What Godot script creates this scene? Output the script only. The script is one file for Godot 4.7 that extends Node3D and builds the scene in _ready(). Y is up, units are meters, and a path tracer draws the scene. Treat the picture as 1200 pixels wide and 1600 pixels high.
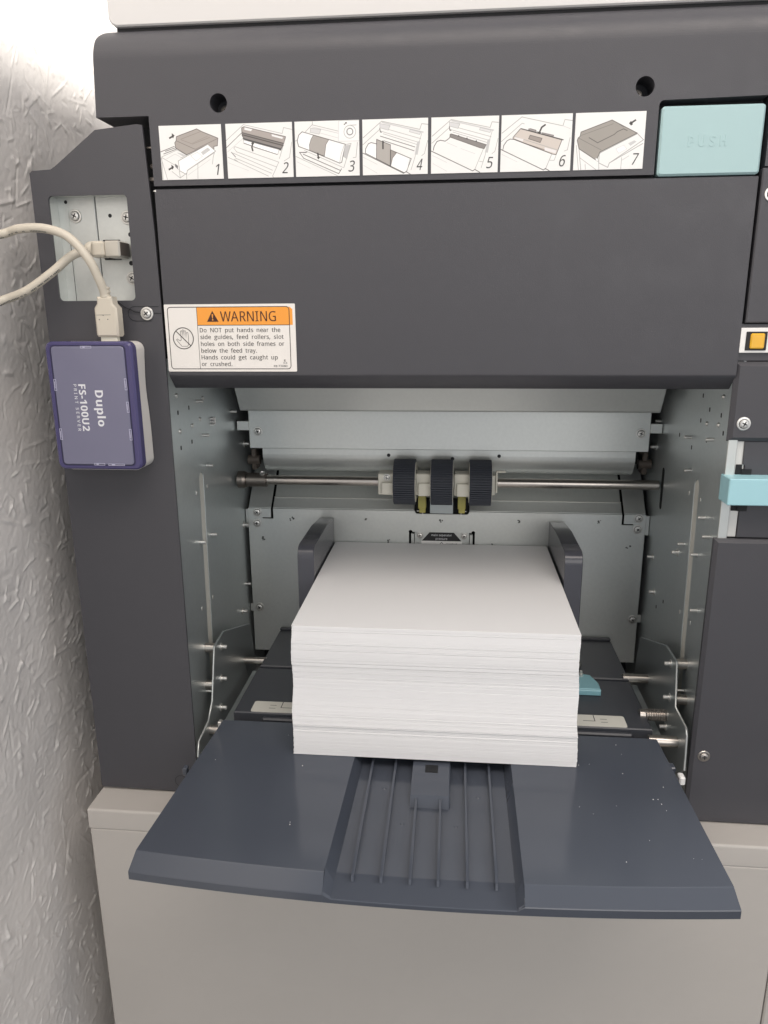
extends Node3D

# ---------------------------------------------------------------- mesh helpers
class MB:
	var v := PackedVector3Array()
	var n := PackedVector3Array()
	var t := PackedVector2Array()

	func tri_n(a: Vector3, b: Vector3, c: Vector3, na: Vector3, nb: Vector3, nc: Vector3, ua := Vector2.ZERO, ub := Vector2.ZERO, uc := Vector2.ZERO) -> void:
		v.append(a); v.append(c); v.append(b)
		n.append(na); n.append(nc); n.append(nb)
		t.append(ua); t.append(uc); t.append(ub)

	func tri(a: Vector3, b: Vector3, c: Vector3) -> void:
		var m := (b - a).cross(c - a).normalized()
		tri_n(a, b, c, m, m, m)

	func quad(a: Vector3, b: Vector3, c: Vector3, d: Vector3) -> void:
		var m := (c - a).cross(d - b).normalized()
		tri_n(a, b, c, m, m, m, Vector2(0, 1), Vector2(1, 1), Vector2(1, 0))
		tri_n(a, c, d, m, m, m, Vector2(0, 1), Vector2(1, 0), Vector2(0, 0))

	func quad_n(a: Vector3, b: Vector3, c: Vector3, d: Vector3, na: Vector3, nb: Vector3, nc: Vector3, nd: Vector3) -> void:
		tri_n(a, b, c, na, nb, nc)
		tri_n(a, c, d, na, nc, nd)

	# convex face, turned so that it looks away from «inner»
	func out_face(p: Array, inner: Vector3) -> void:
		var mid := Vector3.ZERO
		for q in p:
			mid += q
		mid /= p.size()
		var m: Vector3 = (p[1] - p[0]).cross(p[2] - p[0])
		if m.dot(mid - inner) < 0.0:
			p.reverse()
		for k in range(1, p.size() - 1):
			tri(p[0], p[k], p[k + 1])

	# box from corner to corner with chamfered edges
	func box(lo: Vector3, hi: Vector3, b := 0.0, xf := Transform3D.IDENTITY) -> void:
		var c := (lo + hi) / 2.0
		var h := ((hi - lo) / 2.0).abs()
		b = minf(b, minf(h.x, minf(h.y, h.z)) * 0.9)
		var mid := xf * c
		for ax in 3:
			var i := (ax + 1) % 3
			var j := (ax + 2) % 3
			for s: float in [-1.0, 1.0]:
				var f := []
				for q in [[-1, -1], [1, -1], [1, 1], [-1, 1]]:
					var p := Vector3.ZERO
					p[ax] = s * h[ax]
					p[i] = q[0] * (h[i] - b)
					p[j] = q[1] * (h[j] - b)
					f.append(xf * (c + p))
				out_face(f, mid)
			if b > 0.0:
				for s in [[-1, -1], [1, -1], [1, 1], [-1, 1]]:
					var f := []
					for q in [[0, -1], [0, 1], [1, 1], [1, -1]]:
						var p := Vector3.ZERO
						p[ax] = q[1] * (h[ax] - b)
						p[i] = s[0] * (h[i] - (b if q[0] == 1 else 0.0))
						p[j] = s[1] * (h[j] - (b if q[0] == 0 else 0.0))
						f.append(xf * (c + p))
					out_face(f, mid)
		if b > 0.0:
			for s in [[-1, -1, -1], [1, -1, -1], [-1, 1, -1], [1, 1, -1], [-1, -1, 1], [1, -1, 1], [-1, 1, 1], [1, 1, 1]]:
				var f := []
				for k in 3:
					var p := Vector3.ZERO
					for m in 3:
						p[m] = s[m] * (h[m] - (0.0 if m == k else b))
					f.append(xf * (c + p))
				out_face(f, mid)

	# polygon in the local xy plane, swept along local z from d0 to d1, the d1 rim chamfered by bev
	func prism(poly_in: PackedVector2Array, d0: float, d1: float, bev := 0.0, xf := Transform3D.IDENTITY) -> void:
		var poly := poly_in.duplicate()
		var area := 0.0
		for i in poly.size():
			area += poly[i].cross(poly[(i + 1) % poly.size()])
		if area < 0.0:
			poly.reverse()
		var count := poly.size()
		var en := []
		for i in count:
			var e := (poly[(i + 1) % count] - poly[i]).normalized()
			en.append(Vector2(e.y, -e.x))
		var inset := PackedVector2Array()
		var lo := poly[0]
		var hi := poly[0]
		for i in count:
			var a: Vector2 = en[(i + count - 1) % count]
			var b: Vector2 = en[i]
			var m := (a + b).normalized()
			inset.append(poly[i] - m * bev / maxf(0.3, m.dot(b)))
			lo = lo.min(poly[i])
			hi = hi.max(poly[i])
		var flip := xf.basis.determinant() < 0.0
		var idx := Geometry2D.triangulate_polygon(inset)
		var up := (xf.basis.z).normalized()
		for k in range(0, idx.size(), 3):
			var p: Array[Vector2] = [inset[idx[k]], inset[idx[k + 1]], inset[idx[k + 2]]]
			if (p[1] - p[0]).cross(p[2] - p[0]) < 0.0:
				p.reverse()
			if flip:
				p.reverse()
			var u := []
			for q in p:
				u.append(Vector2((q.x - lo.x) / (hi.x - lo.x), 1.0 - (q.y - lo.y) / (hi.y - lo.y)))
			tri_n(xf * Vector3(p[0].x, p[0].y, d1), xf * Vector3(p[1].x, p[1].y, d1), xf * Vector3(p[2].x, p[2].y, d1), up, up, up, u[0], u[1], u[2])
			tri_n(xf * Vector3(p[2].x, p[2].y, d0), xf * Vector3(p[1].x, p[1].y, d0), xf * Vector3(p[0].x, p[0].y, d0), -up, -up, -up)
		for i in count:
			var j := (i + 1) % count
			var na: Vector2 = en[i]
			var nb: Vector2 = en[i]
			if en[i].dot(en[(i + count - 1) % count]) > 0.75:
				na = (en[i] + en[(i + count - 1) % count]).normalized()
			if en[i].dot(en[j]) > 0.75:
				nb = (en[i] + en[j]).normalized()
			var n0 := (xf.basis * Vector3(na.x, na.y, 0)).normalized()
			var n1 := (xf.basis * Vector3(nb.x, nb.y, 0)).normalized()
			var a := xf * Vector3(poly[i].x, poly[i].y, d0)
			var b := xf * Vector3(poly[j].x, poly[j].y, d0)
			var c := xf * Vector3(poly[j].x, poly[j].y, d1 - bev)
			var d := xf * Vector3(poly[i].x, poly[i].y, d1 - bev)
			if flip:
				quad_n(b, a, d, c, n1, n0, n0, n1)
			else:
				quad_n(a, b, c, d, n0, n1, n1, n0)
			if bev > 0.0:
				var e := xf * Vector3(inset[j].x, inset[j].y, d1)
				var f := xf * Vector3(inset[i].x, inset[i].y, d1)
				var s0 := (n0 + up).normalized()
				var s1 := (n1 + up).normalized()
				if flip:
					quad_n(c, d, f, e, s1, s0, s0, s1)
				else:
					quad_n(d, c, e, f, s0, s1, s1, s0)

	# profile of (radius, height) pairs turned about local z
	func lathe(profile: Array, xf := Transform3D.IDENTITY, seg := 24) -> void:
		var mirrored := xf.basis.determinant() < 0.0
		for k in profile.size() - 1:
			var p: Vector2 = profile[k]
			var q: Vector2 = profile[k + 1]
			var m := Vector2(q.y - p.y, p.x - q.x).normalized()
			for i in seg:
				var c0 := Vector2.from_angle(TAU * i / seg)
				var c1 := Vector2.from_angle(TAU * (i + 1) / seg)
				var n0 := (xf.basis * Vector3(c0.x * m.x, c0.y * m.x, m.y)).normalized()
				var n1 := (xf.basis * Vector3(c1.x * m.x, c1.y * m.x, m.y)).normalized()
				var a := xf * Vector3(c0.x * p.x, c0.y * p.x, p.y)
				var b := xf * Vector3(c1.x * p.x, c1.y * p.x, p.y)
				var c := xf * Vector3(c1.x * q.x, c1.y * q.x, q.y)
				var d := xf * Vector3(c0.x * q.x, c0.y * q.x, q.y)
				if mirrored:
					quad_n(b, a, d, c, n1, n0, n0, n1)
				else:
					quad_n(a, b, c, d, n0, n1, n1, n0)

	func tube(path: PackedVector3Array, r: float, seg := 14) -> void:
		var side := Vector3.UP
		var rings := []
		for i in path.size():
			var d := (path[mini(i + 1, path.size() - 1)] - path[maxi(i - 1, 0)]).normalized()
			side = (side - d * side.dot(d)).normalized()
			var w := d.cross(side)
			var ring := []
			for k in seg:
				var a := TAU * k / seg
				ring.append(side * cos(a) + w * sin(a))
			rings.append(ring)
		for i in path.size() - 1:
			for k in seg:
				var l := (k + 1) % seg
				quad_n(path[i] + rings[i][k] * r, path[i] + rings[i][l] * r, path[i + 1] + rings[i + 1][l] * r, path[i + 1] + rings[i + 1][k] * r, rings[i][k], rings[i][l], rings[i + 1][l], rings[i + 1][k])
		for k in seg:
			var l := (k + 1) % seg
			tri(path[0], path[0] + rings[0][l] * r, path[0] + rings[0][k] * r)
			var e := path.size() - 1
			tri(path[e], path[e] + rings[e][k] * r, path[e] + rings[e][l] * r)

	# printed line of a given width in the local xy plane
	func ribbon(p: Array, w: float, z: float, closed := false, xf := Transform3D.IDENTITY) -> void:
		var count := p.size()
		var l := []
		var r := []
		for i in count:
			var a: Vector2 = p[(i + count - 1) % count] if (closed or i > 0) else p[i] * 2.0 - p[i + 1]
			var b: Vector2 = p[(i + 1) % count] if (closed or i < count - 1) else p[i] * 2.0 - p[i - 1]
			var m = ((p[i] - a).normalized() + (b - p[i]).normalized()).normalized()
			m = Vector2(-m.y, m.x)
			var e: Vector2 = (b - p[i]).normalized()
			var k := w / 2.0 / maxf(0.4, absf(m.dot(Vector2(-e.y, e.x))))
			l.append(p[i] + m * k)
			r.append(p[i] - m * k)
		for i in (count if closed else count - 1):
			var j := (i + 1) % count
			quad(xf * Vector3(r[i].x, r[i].y, z), xf * Vector3(r[j].x, r[j].y, z), xf * Vector3(l[j].x, l[j].y, z), xf * Vector3(l[i].x, l[i].y, z))

	func mesh() -> ArrayMesh:
		var arrays := []
		arrays.resize(Mesh.ARRAY_MAX)
		arrays[Mesh.ARRAY_VERTEX] = v
		arrays[Mesh.ARRAY_NORMAL] = n
		arrays[Mesh.ARRAY_TEX_UV] = t
		var m := ArrayMesh.new()
		m.add_surface_from_arrays(Mesh.PRIMITIVE_TRIANGLES, arrays)
		return m


# ---------------------------------------------------------------- printing helper (flat line drawings on the picture strip)
class Canvas:
	var im: Image
	var tl: Vector2
	var ax: Vector2
	var ay: Vector2

	func _init(w: int, h: int, bg: Color) -> void:
		im = Image.create_empty(w, h, false, Image.FORMAT_RGB8)
		im.fill(bg)

	func frame(a: Vector2, b: Vector2, c: Vector2) -> void:
		tl = a
		ax = b - a
		ay = c - a

	func at(p: Vector2) -> Vector2:
		var d := p - tl
		var det := ax.cross(ay)
		return Vector2(d.cross(ay) / det * im.get_width(), ax.cross(d) / det * im.get_height())

	func put(x: int, y: int, c: Color, a: float) -> void:
		im.set_pixel(x, y, im.get_pixel(x, y).lerp(c, a))

	func seg(a: Vector2, b: Vector2, w: float, c: Color) -> void:
		var lo := a.min(b) - Vector2(w, w)
		var hi := a.max(b) + Vector2(w, w)
		for y in range(maxi(0, int(lo.y)), mini(im.get_height(), int(hi.y) + 2)):
			for x in range(maxi(0, int(lo.x)), mini(im.get_width(), int(hi.x) + 2)):
				var p := Vector2(x + 0.5, y + 0.5)
				var d := p.distance_to(Geometry2D.get_closest_point_to_segment(p, a, b))
				var s := clampf(w / 2.0 + 0.5 - d, 0.0, 1.0)
				if s > 0.0:
					put(x, y, c, s)

	func line(p: Array, w: float, c: Color) -> void:
		for i in range(0, p.size() - 2, 2):
			seg(at(Vector2(p[i], p[i + 1])), at(Vector2(p[i + 2], p[i + 3])), w, c)

	func fill(p: Array, c: Color, edge := Color(0, 0, 0, 0), w := 2.0) -> void:
		var q := PackedVector2Array()
		var lo := Vector2(1e5, 1e5)
		var hi := -lo
		for i in range(0, p.size(), 2):
			var e := at(Vector2(p[i], p[i + 1]))
			q.append(e)
			lo = lo.min(e)
			hi = hi.max(e)
		for y in range(maxi(0, int(lo.y)), mini(im.get_height(), int(hi.y) + 1)):
			for x in range(maxi(0, int(lo.x)), mini(im.get_width(), int(hi.x) + 1)):
				if Geometry2D.is_point_in_polygon(Vector2(x + 0.5, y + 0.5), q):
					put(x, y, c, 1.0)
		if edge.a > 0.0:
			for i in q.size():
				seg(q[i], q[(i + 1) % q.size()], w, edge)


# ---------------------------------------------------------------- scene helpers
var M := {}
var rng := RandomNumberGenerator.new()
var regular: SystemFont
var bold: SystemFont
const ALONG_X := Transform3D(Basis(Vector3(0, 0, -1), Vector3(0, 1, 0), Vector3(1, 0, 0)), Vector3.ZERO)   # local x is -z, local z is +x


func thing(called: String, label: String, category: String, at := Vector3.ZERO) -> Node3D:
	var o := Node3D.new()
	o.name = called
	o.position = at
	add_child(o, true)
	o.set_meta("label", label)
	o.set_meta("category", category)
	return o


func part(called: String, shape, mat: Material, parent: Node, label := "") -> MeshInstance3D:
	var o := MeshInstance3D.new()
	o.name = called
	var m: Mesh = shape.mesh() if shape is MB else shape
	o.mesh = m
	o.material_override = mat
	if label != "":
		o.set_meta("label", label)
	parent.add_child(o, true)
	return o


func V2(p: Array) -> PackedVector2Array:
	var o := PackedVector2Array()
	for i in range(0, p.size(), 2):
		o.append(Vector2(p[i], p[i + 1]))
	return o


func rrect(x0: float, y0: float, x1: float, y1: float, r: float, k := 5) -> PackedVector2Array:
	var o := PackedVector2Array()
	var c := [Vector2(x1 - r, y1 - r), Vector2(x0 + r, y1 - r), Vector2(x0 + r, y0 + r), Vector2(x1 - r, y0 + r)]
	for q in 4:
		for i in k + 1:
			o.append(c[q] + Vector2.from_angle(PI / 2 * (q + float(i) / k)) * r)
	return o


func circle(x: float, y: float, r: float, k := 24) -> PackedVector2Array:
	var o := PackedVector2Array()
	for i in k:
		o.append(Vector2(x, y) + Vector2.from_angle(TAU * i / k) * r)
	return o


func mat(name_: String, albedo: Color, rough: float, metal := 0.0) -> StandardMaterial3D:
	var m := StandardMaterial3D.new()
	m.resource_name = name_
	m.albedo_color = albedo.linear_to_srgb()
	m.roughness = rough
	m.metallic = metal
	M[name_] = m
	return m


func noise_tex(freq: float, size: int, octaves := 3, as_normal := false, strength := 1.0, seed_ := 1, lo := 0.0, hi := 1.0) -> NoiseTexture2D:
	var f := FastNoiseLite.new()
	f.seed = seed_
	f.frequency = freq
	f.fractal_octaves = octaves
	f.noise_type = FastNoiseLite.TYPE_SIMPLEX_SMOOTH
	var t := NoiseTexture2D.new()
	t.width = size
	t.height = size
	t.seamless = true
	t.noise = f
	if as_normal:
		t.as_normal_map = true
		t.bump_strength = strength
	else:
		var g := Gradient.new()
		g.set_color(0, Color(lo, lo, lo))
		g.set_color(1, Color(hi, hi, hi))
		t.color_ramp = g
	return t


func tri_uv(m: StandardMaterial3D, scale_: float) -> void:
	m.uv1_triplanar = true
	m.uv1_world_triplanar = true
	m.uv1_scale = Vector3.ONE * scale_


func text(st: SurfaceTool, s: String, font: Font, x: float, base: float, w: float, cap: float, xf: Transform3D, slant := 0.0) -> void:
	var tm := TextMesh.new()
	tm.font = font
	tm.font_size = 48
	tm.pixel_size = 0.001
	tm.depth = 0.01
	tm.text = "H"
	var ref := tm.get_aabb()
	tm.text = s
	var a := tm.get_aabb()
	var sx := w / a.size.x
	var sy := cap / ref.size.y
	var local := Transform3D(Basis(Vector3(sx, 0, 0), Vector3(slant * sy, sy, 0), Vector3(0, 0, 0.015)), Vector3(x - a.position.x * sx, base - ref.position.y * sy, 0))
	st.append_from(tm, 0, xf * local)


func new_st() -> SurfaceTool:
	var st := SurfaceTool.new()
	st.begin(Mesh.PRIMITIVE_TRIANGLES)
	return st


func csg_poly(poly: PackedVector2Array, depth: float, xf: Transform3D, op := CSGShape3D.OPERATION_UNION) -> CSGPolygon3D:
	var c := CSGPolygon3D.new()
	c.polygon = poly
	c.mode = CSGPolygon3D.MODE_DEPTH
	c.depth = depth
	c.transform = xf
	c.operation = op
	c.smooth_faces = false
	return c


# a plate with openings cut through it
func carve(called: String, body: CSGShape3D, cuts: Array, m: Material, parent: Node) -> CSGCombiner3D:
	var root := CSGCombiner3D.new()
	root.name = called
	root.material_override = m
	parent.add_child(root, true)
	root.add_child(body)
	for c in cuts:
		root.add_child(c)
	return root


func screw_mesh(r: float, head: Material) -> ArrayMesh:
	var a := MB.new()
	a.lathe([Vector2(r, 0), Vector2(r, 0.0004), Vector2(r * 0.94, 0.0007), Vector2(r * 0.72, 0.0008)])
	a.lathe([Vector2(r * 0.68, 0.0004), Vector2(r * 0.68, 0.0014), Vector2(r * 0.60, 0.0020), Vector2(r * 0.4, 0.0023), Vector2(0, 0.0024)])
	var b := MB.new()
	b.lathe([Vector2(r * 0.74, 0.00083), Vector2(r * 0.66, 0.00083)])
	for k in 2:
		b.box(Vector3(-r * 0.38, -r * 0.075, 0.0018), Vector3(r * 0.38, r * 0.075, 0.00248), 0.0, Transform3D(Basis(Vector3(0, 0, 1), PI / 2 * k), Vector3.ZERO))
	b.lathe([Vector2(r * 0.17, 0.0024), Vector2(r * 0.10, 0.00249), Vector2(0, 0.00249)])
	var m := a.mesh()
	var c := b.mesh()
	m.add_surface_from_arrays(Mesh.PRIMITIVE_TRIANGLES, c.surface_get_arrays(0))
	m.surface_set_material(0, head)
	m.surface_set_material(1, M.recess)
	return m


var screw_big: ArrayMesh
var screw_small: ArrayMesh
var screw_dull: ArrayMesh


func screw(parent: Node, at: Vector3, shape: ArrayMesh = null) -> void:
	var o := MeshInstance3D.new()
	o.name = "screw"
	o.mesh = shape if shape else screw_big
	parent.add_child(o, true)
	o.transform = Transform3D(Basis(Vector3(0, 0, 1), rng.randf() * 1.5), at)


func _ready() -> void:
	rng.seed = 7
	# ------------------------------------------------------------ camera, air, lamps
	var cam := Camera3D.new()
	cam.name = "camera"
	cam.position = Vector3(0, 1.3, 0.52)
	cam.rotation_degrees = Vector3(-14.83, 5.44, -0.375)
	cam.fov = 69.07
	cam.near = 0.02
	cam.far = 50.0
	add_child(cam)
	cam.current = true
	var we := WorldEnvironment.new()
	we.name = "room_air"
	var env := Environment.new()
	env.background_mode = Environment.BG_COLOR
	env.background_color = Color(0.68, 0.71, 0.76).linear_to_srgb()
	env.background_energy_multiplier = 1.0
	env.tonemap_mode = Environment.TONE_MAPPER_LINEAR
	env.tonemap_exposure = 0.84
	env.sdfgi_enabled = true
	env.ssao_enabled = true
	env.ssil_enabled = true
	we.environment = env
	add_child(we)
	materials()
	lamp_panel("ceiling_lamp", "white ceiling lamp panel above the front of the machine", Vector3(0.25, 2.35, 0.75), Vector3(0.0, 1.1, 0.0), Vector2(1.2, 0.6), 1.1, Color(1.0, 0.95, 0.91))
	lamp_panel("room_window", "tall bright window panel far in front of the machine", Vector3(0.9, 1.75, 2.4), Vector3(0.0, 1.15, 0.0), Vector2(1.3, 1.3), 1.0, Color(1.0, 0.985, 0.97))
	lamp_panel("wall_lamp", "bright lamp panel high behind the machine's far end", Vector3(1.5, 2.25, -0.75), Vector3(-0.335, 1.5, -0.1), Vector2(0.9, 0.7), 8.0, Color(1.0, 0.98, 0.95))

	regular = SystemFont.new()
	regular.font_names = PackedStringArray(["Droid Sans"])
	bold = SystemFont.new()
	bold.font_names = PackedStringArray(["Droid Sans"])
	bold.font_weight = 700
	screw_big = screw_mesh(0.0046, M.zinc)
	screw_small = screw_mesh(0.0036, M.zinc)
	screw_dull = screw_mesh(0.0046, M.shaft_steel)

	setting()
	build_cabinet()
	var m := thing("duplicating_machine", "dark grey duplicating machine with open paper feed bay and blue push button", "printer")
	casing(m)
	top_cover(m)
	left_cover(m)
	front_panel(m)
	right_covers(m)
	bay(m)
	feed_roller(m)
	lift(m)
	feed_tray(m)
	paper()
	print_server()
	cables()


func lamp_panel(called: String, label: String, at: Vector3, target: Vector3, size: Vector2, energy: float, col: Color) -> void:
	var xf := Transform3D(Basis.IDENTITY, at).looking_at(target, Vector3.UP if absf((target - at).normalized().y) < 0.95 else Vector3.FORWARD)
	var t := thing(called, label, "lamp")
	t.transform = xf
	var a := MB.new()
	a.box(Vector3(-size.x / 2 - 0.03, -size.y / 2 - 0.03, 0.004), Vector3(size.x / 2 + 0.03, size.y / 2 + 0.03, 0.05), 0.004)
	part("housing", a, M.lid, t)
	var b := MB.new()
	b.box(Vector3(-size.x / 2, -size.y / 2, 0.0), Vector3(size.x / 2, size.y / 2, 0.0035), 0.0)
	part("diffuser", b, M.glow, t)
	var l := AreaLight3D.new()
	l.name = "lamp_light"
	l.area_size = size
	l.light_energy = energy
	l.light_color = col
	l.shadow_enabled = true
	l.area_range = 8.0
	l.transform = Transform3D(Basis.IDENTITY, Vector3(0, 0, -0.006))
	t.add_child(l)


func materials() -> void:
	var grain := noise_tex(0.38, 512, 2, true, 3.0, 3)
	var blotch := noise_tex(0.005, 512, 5, false, 1.0, 9, 0.80, 1.18)
	var plastic := mat("dark_plastic", Color(0.061, 0.060, 0.068), 0.48)
	plastic.normal_enabled = true
	plastic.normal_texture = grain
	plastic.normal_scale = 0.13
	plastic.roughness_texture = blotch
	tri_uv(plastic, 9.0)
	var tray := mat("tray_plastic", Color(0.067, 0.076, 0.096), 0.15)
	tray.roughness_texture = noise_tex(0.012, 256, 3, false, 1.0, 4, 0.85, 1.15)
	tri_uv(tray, 6.0)
	var lift_ := mat("lift_plastic", Color(0.048, 0.052, 0.062), 0.40)
	lift_.normal_enabled = true
	lift_.normal_texture = grain
	lift_.normal_scale = 0.12
	tri_uv(lift_, 16.0)
	mat("guide_plastic", Color(0.062, 0.064, 0.078), 0.22)
	var steel := mat("galvanised_steel", Color(0.66, 0.68, 0.66), 0.40, 0.65)
	steel.albedo_texture = noise_tex(0.09, 256, 3, false, 1.0, 5, 0.975, 1.0)
	tri_uv(steel, 9.0)
	var side := mat("side_steel", Color(0.60, 0.645, 0.65), 0.36, 0.7)
	side.albedo_texture = steel.albedo_texture
	tri_uv(side, 7.0)
	mat("lift_steel", Color(0.36, 0.395, 0.40), 0.38, 0.7)
	mat("zinc", Color(0.72, 0.71, 0.68), 0.30, 0.75)
	mat("shaft_steel", Color(0.52, 0.48, 0.44), 0.28, 0.95)
	mat("collar_steel", Color(0.26, 0.23, 0.205), 0.36, 0.9)
	mat("bearing", Color(0.12, 0.10, 0.085), 0.5, 0.3)
	mat("edge_steel", Color(0.62, 0.64, 0.62), 0.35, 0.7)
	mat("recess", Color(0.02, 0.02, 0.022), 0.7)
	mat("black", Color(0.008, 0.009, 0.011), 0.7)
	mat("scorch", Color(0.10, 0.105, 0.10), 0.7)
	mat("lid", Color(0.63, 0.62, 0.61), 0.45)
	var cab := mat("cabinet_paint", Color(0.51, 0.48, 0.445), 0.5)
	cab.normal_enabled = true
	cab.normal_texture = noise_tex(0.3, 512, 2, true, 2.0, 12)
	cab.normal_scale = 0.05
	cab.albedo_texture = noise_tex(0.006, 256, 4, false, 1.0, 8, 0.988, 1.0)
	tri_uv(cab, 5.0)
	mat("blue_plastic", Color(0.37, 0.53, 0.54), 0.42)
	mat("lever_blue", Color(0.36, 0.62, 0.68), 0.42)
	mat("dark_lever_blue", Color(0.22, 0.44, 0.50), 0.42)
	mat("print_white", Color(0.83, 0.82, 0.80), 0.42)
	mat("label_white", Color(0.80, 0.77, 0.73), 0.4)
	mat("ink", Color(0.028, 0.024, 0.022), 0.5)
	mat("grey_ink", Color(0.05, 0.05, 0.05), 0.5)
	mat("white_ink", Color(0.75, 0.75, 0.78), 0.45)
	mat("brown_ink", Color(0.055, 0.012, 0.006), 0.5)
	mat("orange", Color(0.86, 0.34, 0.045), 0.42)
	mat("button_orange", Color(0.78, 0.42, 0.02), 0.25)
	mat("slot_beige", Color(0.66, 0.65, 0.59), 0.45)
	mat("alloy", Color(0.66, 0.655, 0.63), 0.45, 0.25)
	mat("rubber", Color(0.040, 0.045, 0.058), 0.7)
	mat("cream", Color(0.66, 0.64, 0.56), 0.45)
	mat("yellow_nylon", Color(0.42, 0.38, 0.10), 0.4)
	mat("usb_cream", Color(0.60, 0.55, 0.46), 0.42)
	mat("plug_shell", Color(0.55, 0.52, 0.46), 0.35, 0.4)
	mat("server_white", Color(0.72, 0.69, 0.65), 0.4)
	mat("server_frame", Color(0.068, 0.060, 0.155), 0.25)
	mat("server_face", Color(0.18, 0.178, 0.255), 0.12)
	mat("server_groove", Color(0.022, 0.02, 0.06), 0.3)
	mat("clip_clear", Color(0.45, 0.44, 0.58), 0.15)
	var paper_ := mat("paper", Color(0.785, 0.785, 0.79), 0.85)
	paper_.cull_mode = BaseMaterial3D.CULL_BACK
	mat("plaster", Color(0.72, 0.69, 0.665), 0.6)
	mat("floor_grey", Color(0.12, 0.115, 0.11), 0.6)
	var glow := mat("glow", Color(0.8, 0.8, 0.8), 0.5)
	glow.emission_enabled = true
	glow.emission = Color(1, 0.98, 0.95)
	glow.emission_energy_multiplier = 1.0


# ---------------------------------------------------------------- walls and floor
func setting() -> void:
	# plaster wall beside the machine: trowelled strokes as real relief
	var z0 := -0.36
	var z1 := 0.42
	var y0 := 0.46
	var y1 := 1.66
	var cell := 0.0011
	var nz := int((z1 - z0) / cell)
	var ny := int((y1 - y0) / cell)
	var h := PackedFloat32Array()
	h.resize(nz * ny)
	var f := FastNoiseLite.new()
	f.seed = 21
	f.frequency = 7.0
	f.fractal_octaves = 2
	var g := FastNoiseLite.new()
	g.seed = 22
	g.frequency = 150.0
	g.fractal_octaves = 2
	for j in ny:
		for i in nz:
			h[j * nz + i] = f.get_noise_2d(i * cell, j * cell) * 0.0022 + g.get_noise_2d(i * cell, j * cell) * 0.00018
	var r := RandomNumberGenerator.new()
	r.seed = 5
	var centre := Vector2.ZERO
	var lay := 0.0
	for k in 12600:
		if k % 9 == 0:
			centre = Vector2(r.randf() * nz, r.randf() * ny)
			lay = r.randfn(0.85, 0.85)
		var c := centre + Vector2(r.randfn(0, 30), r.randfn(0, 30))
		var a := lay + r.randfn(0.0, 0.75)
		var d := Vector2(cos(a), sin(a))
		var len := r.randf_range(2.0, 8.0) * (2.4 if r.randf() < 0.1 else 1.0)
		var w := r.randf_range(0.55, 0.95)
		var hh := pow(r.randf(), 1.6) * 0.00095 * (1.0 if r.randf() < 0.75 else -0.7)
		var one_sided := r.randf() < 0.35
		var reach := w * (6.0 if one_sided else 2.2)
		var ex := int(absf(d.x) * len + absf(d.y) * reach) + 1
		var ey := int(absf(d.y) * len + absf(d.x) * reach) + 1
		for j in range(maxi(0, int(c.y) - ey), mini(ny, int(c.y) + ey)):
			for i in range(maxi(0, int(c.x) - ex), mini(nz, int(c.x) + ex)):
				var px := i - c.x
				var py := j - c.y
				var al := absf(px * d.x + py * d.y) / len
				if al > 1.0:
					continue
				var ac := py * d.x - px * d.y
				if one_sided and ac > 0.0:
					ac *= 0.3
				h[j * nz + i] += hh * exp(-ac * ac / (w * w)) * (1.0 - al * al * al)
	var vv := PackedVector3Array()
	var nn := PackedVector3Array()
	var ix := PackedInt32Array()
	vv.resize(nz * ny)
	nn.resize(nz * ny)
	for j in ny:
		for i in nz:
			var k := j * nz + i
			vv[k] = Vector3(-0.326 + h[k], y0 + j * cell, z0 + i * cell)
			var dz := (h[j * nz + mini(i + 1, nz - 1)] - h[j * nz + maxi(i - 1, 0)]) / (2.0 * cell)
			var dy := (h[mini(j + 1, ny - 1) * nz + i] - h[maxi(j - 1, 0) * nz + i]) / (2.0 * cell)
			nn[k] = Vector3(1, -dy, -dz).normalized()
	for j in ny - 1:
		for i in nz - 1:
			var k := j * nz + i
			ix.append_array([k, k + 1, k + nz, k + 1, k + nz + 1, k + nz])
	var arrays := []
	arrays.resize(Mesh.ARRAY_MAX)
	arrays[Mesh.ARRAY_VERTEX] = vv
	arrays[Mesh.ARRAY_NORMAL] = nn
	arrays[Mesh.ARRAY_INDEX] = ix
	var am := ArrayMesh.new()
	am.add_surface_from_arrays(Mesh.PRIMITIVE_TRIANGLES, arrays)
	var wall := thing("plaster_wall", "rough white trowelled plaster wall beside the machine", "wall")
	part("plaster", am, M.plaster, wall)
	var b := MB.new()
	b.box(Vector3(-0.48, 0.0, -0.9), Vector3(-0.3295, 2.5, 0.9))
	part("masonry", b, M.plaster, wall)
	var fl := MB.new()
	fl.box(Vector3(-0.48, -0.1, -0.9), Vector3(2.5, 0.0, 2.5))
	var o := part("floor", fl, M.floor_grey, self)
	o.set_meta("kind", "structure")
	o.set_meta("label", "plain grey floor under the cabinet")


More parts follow.
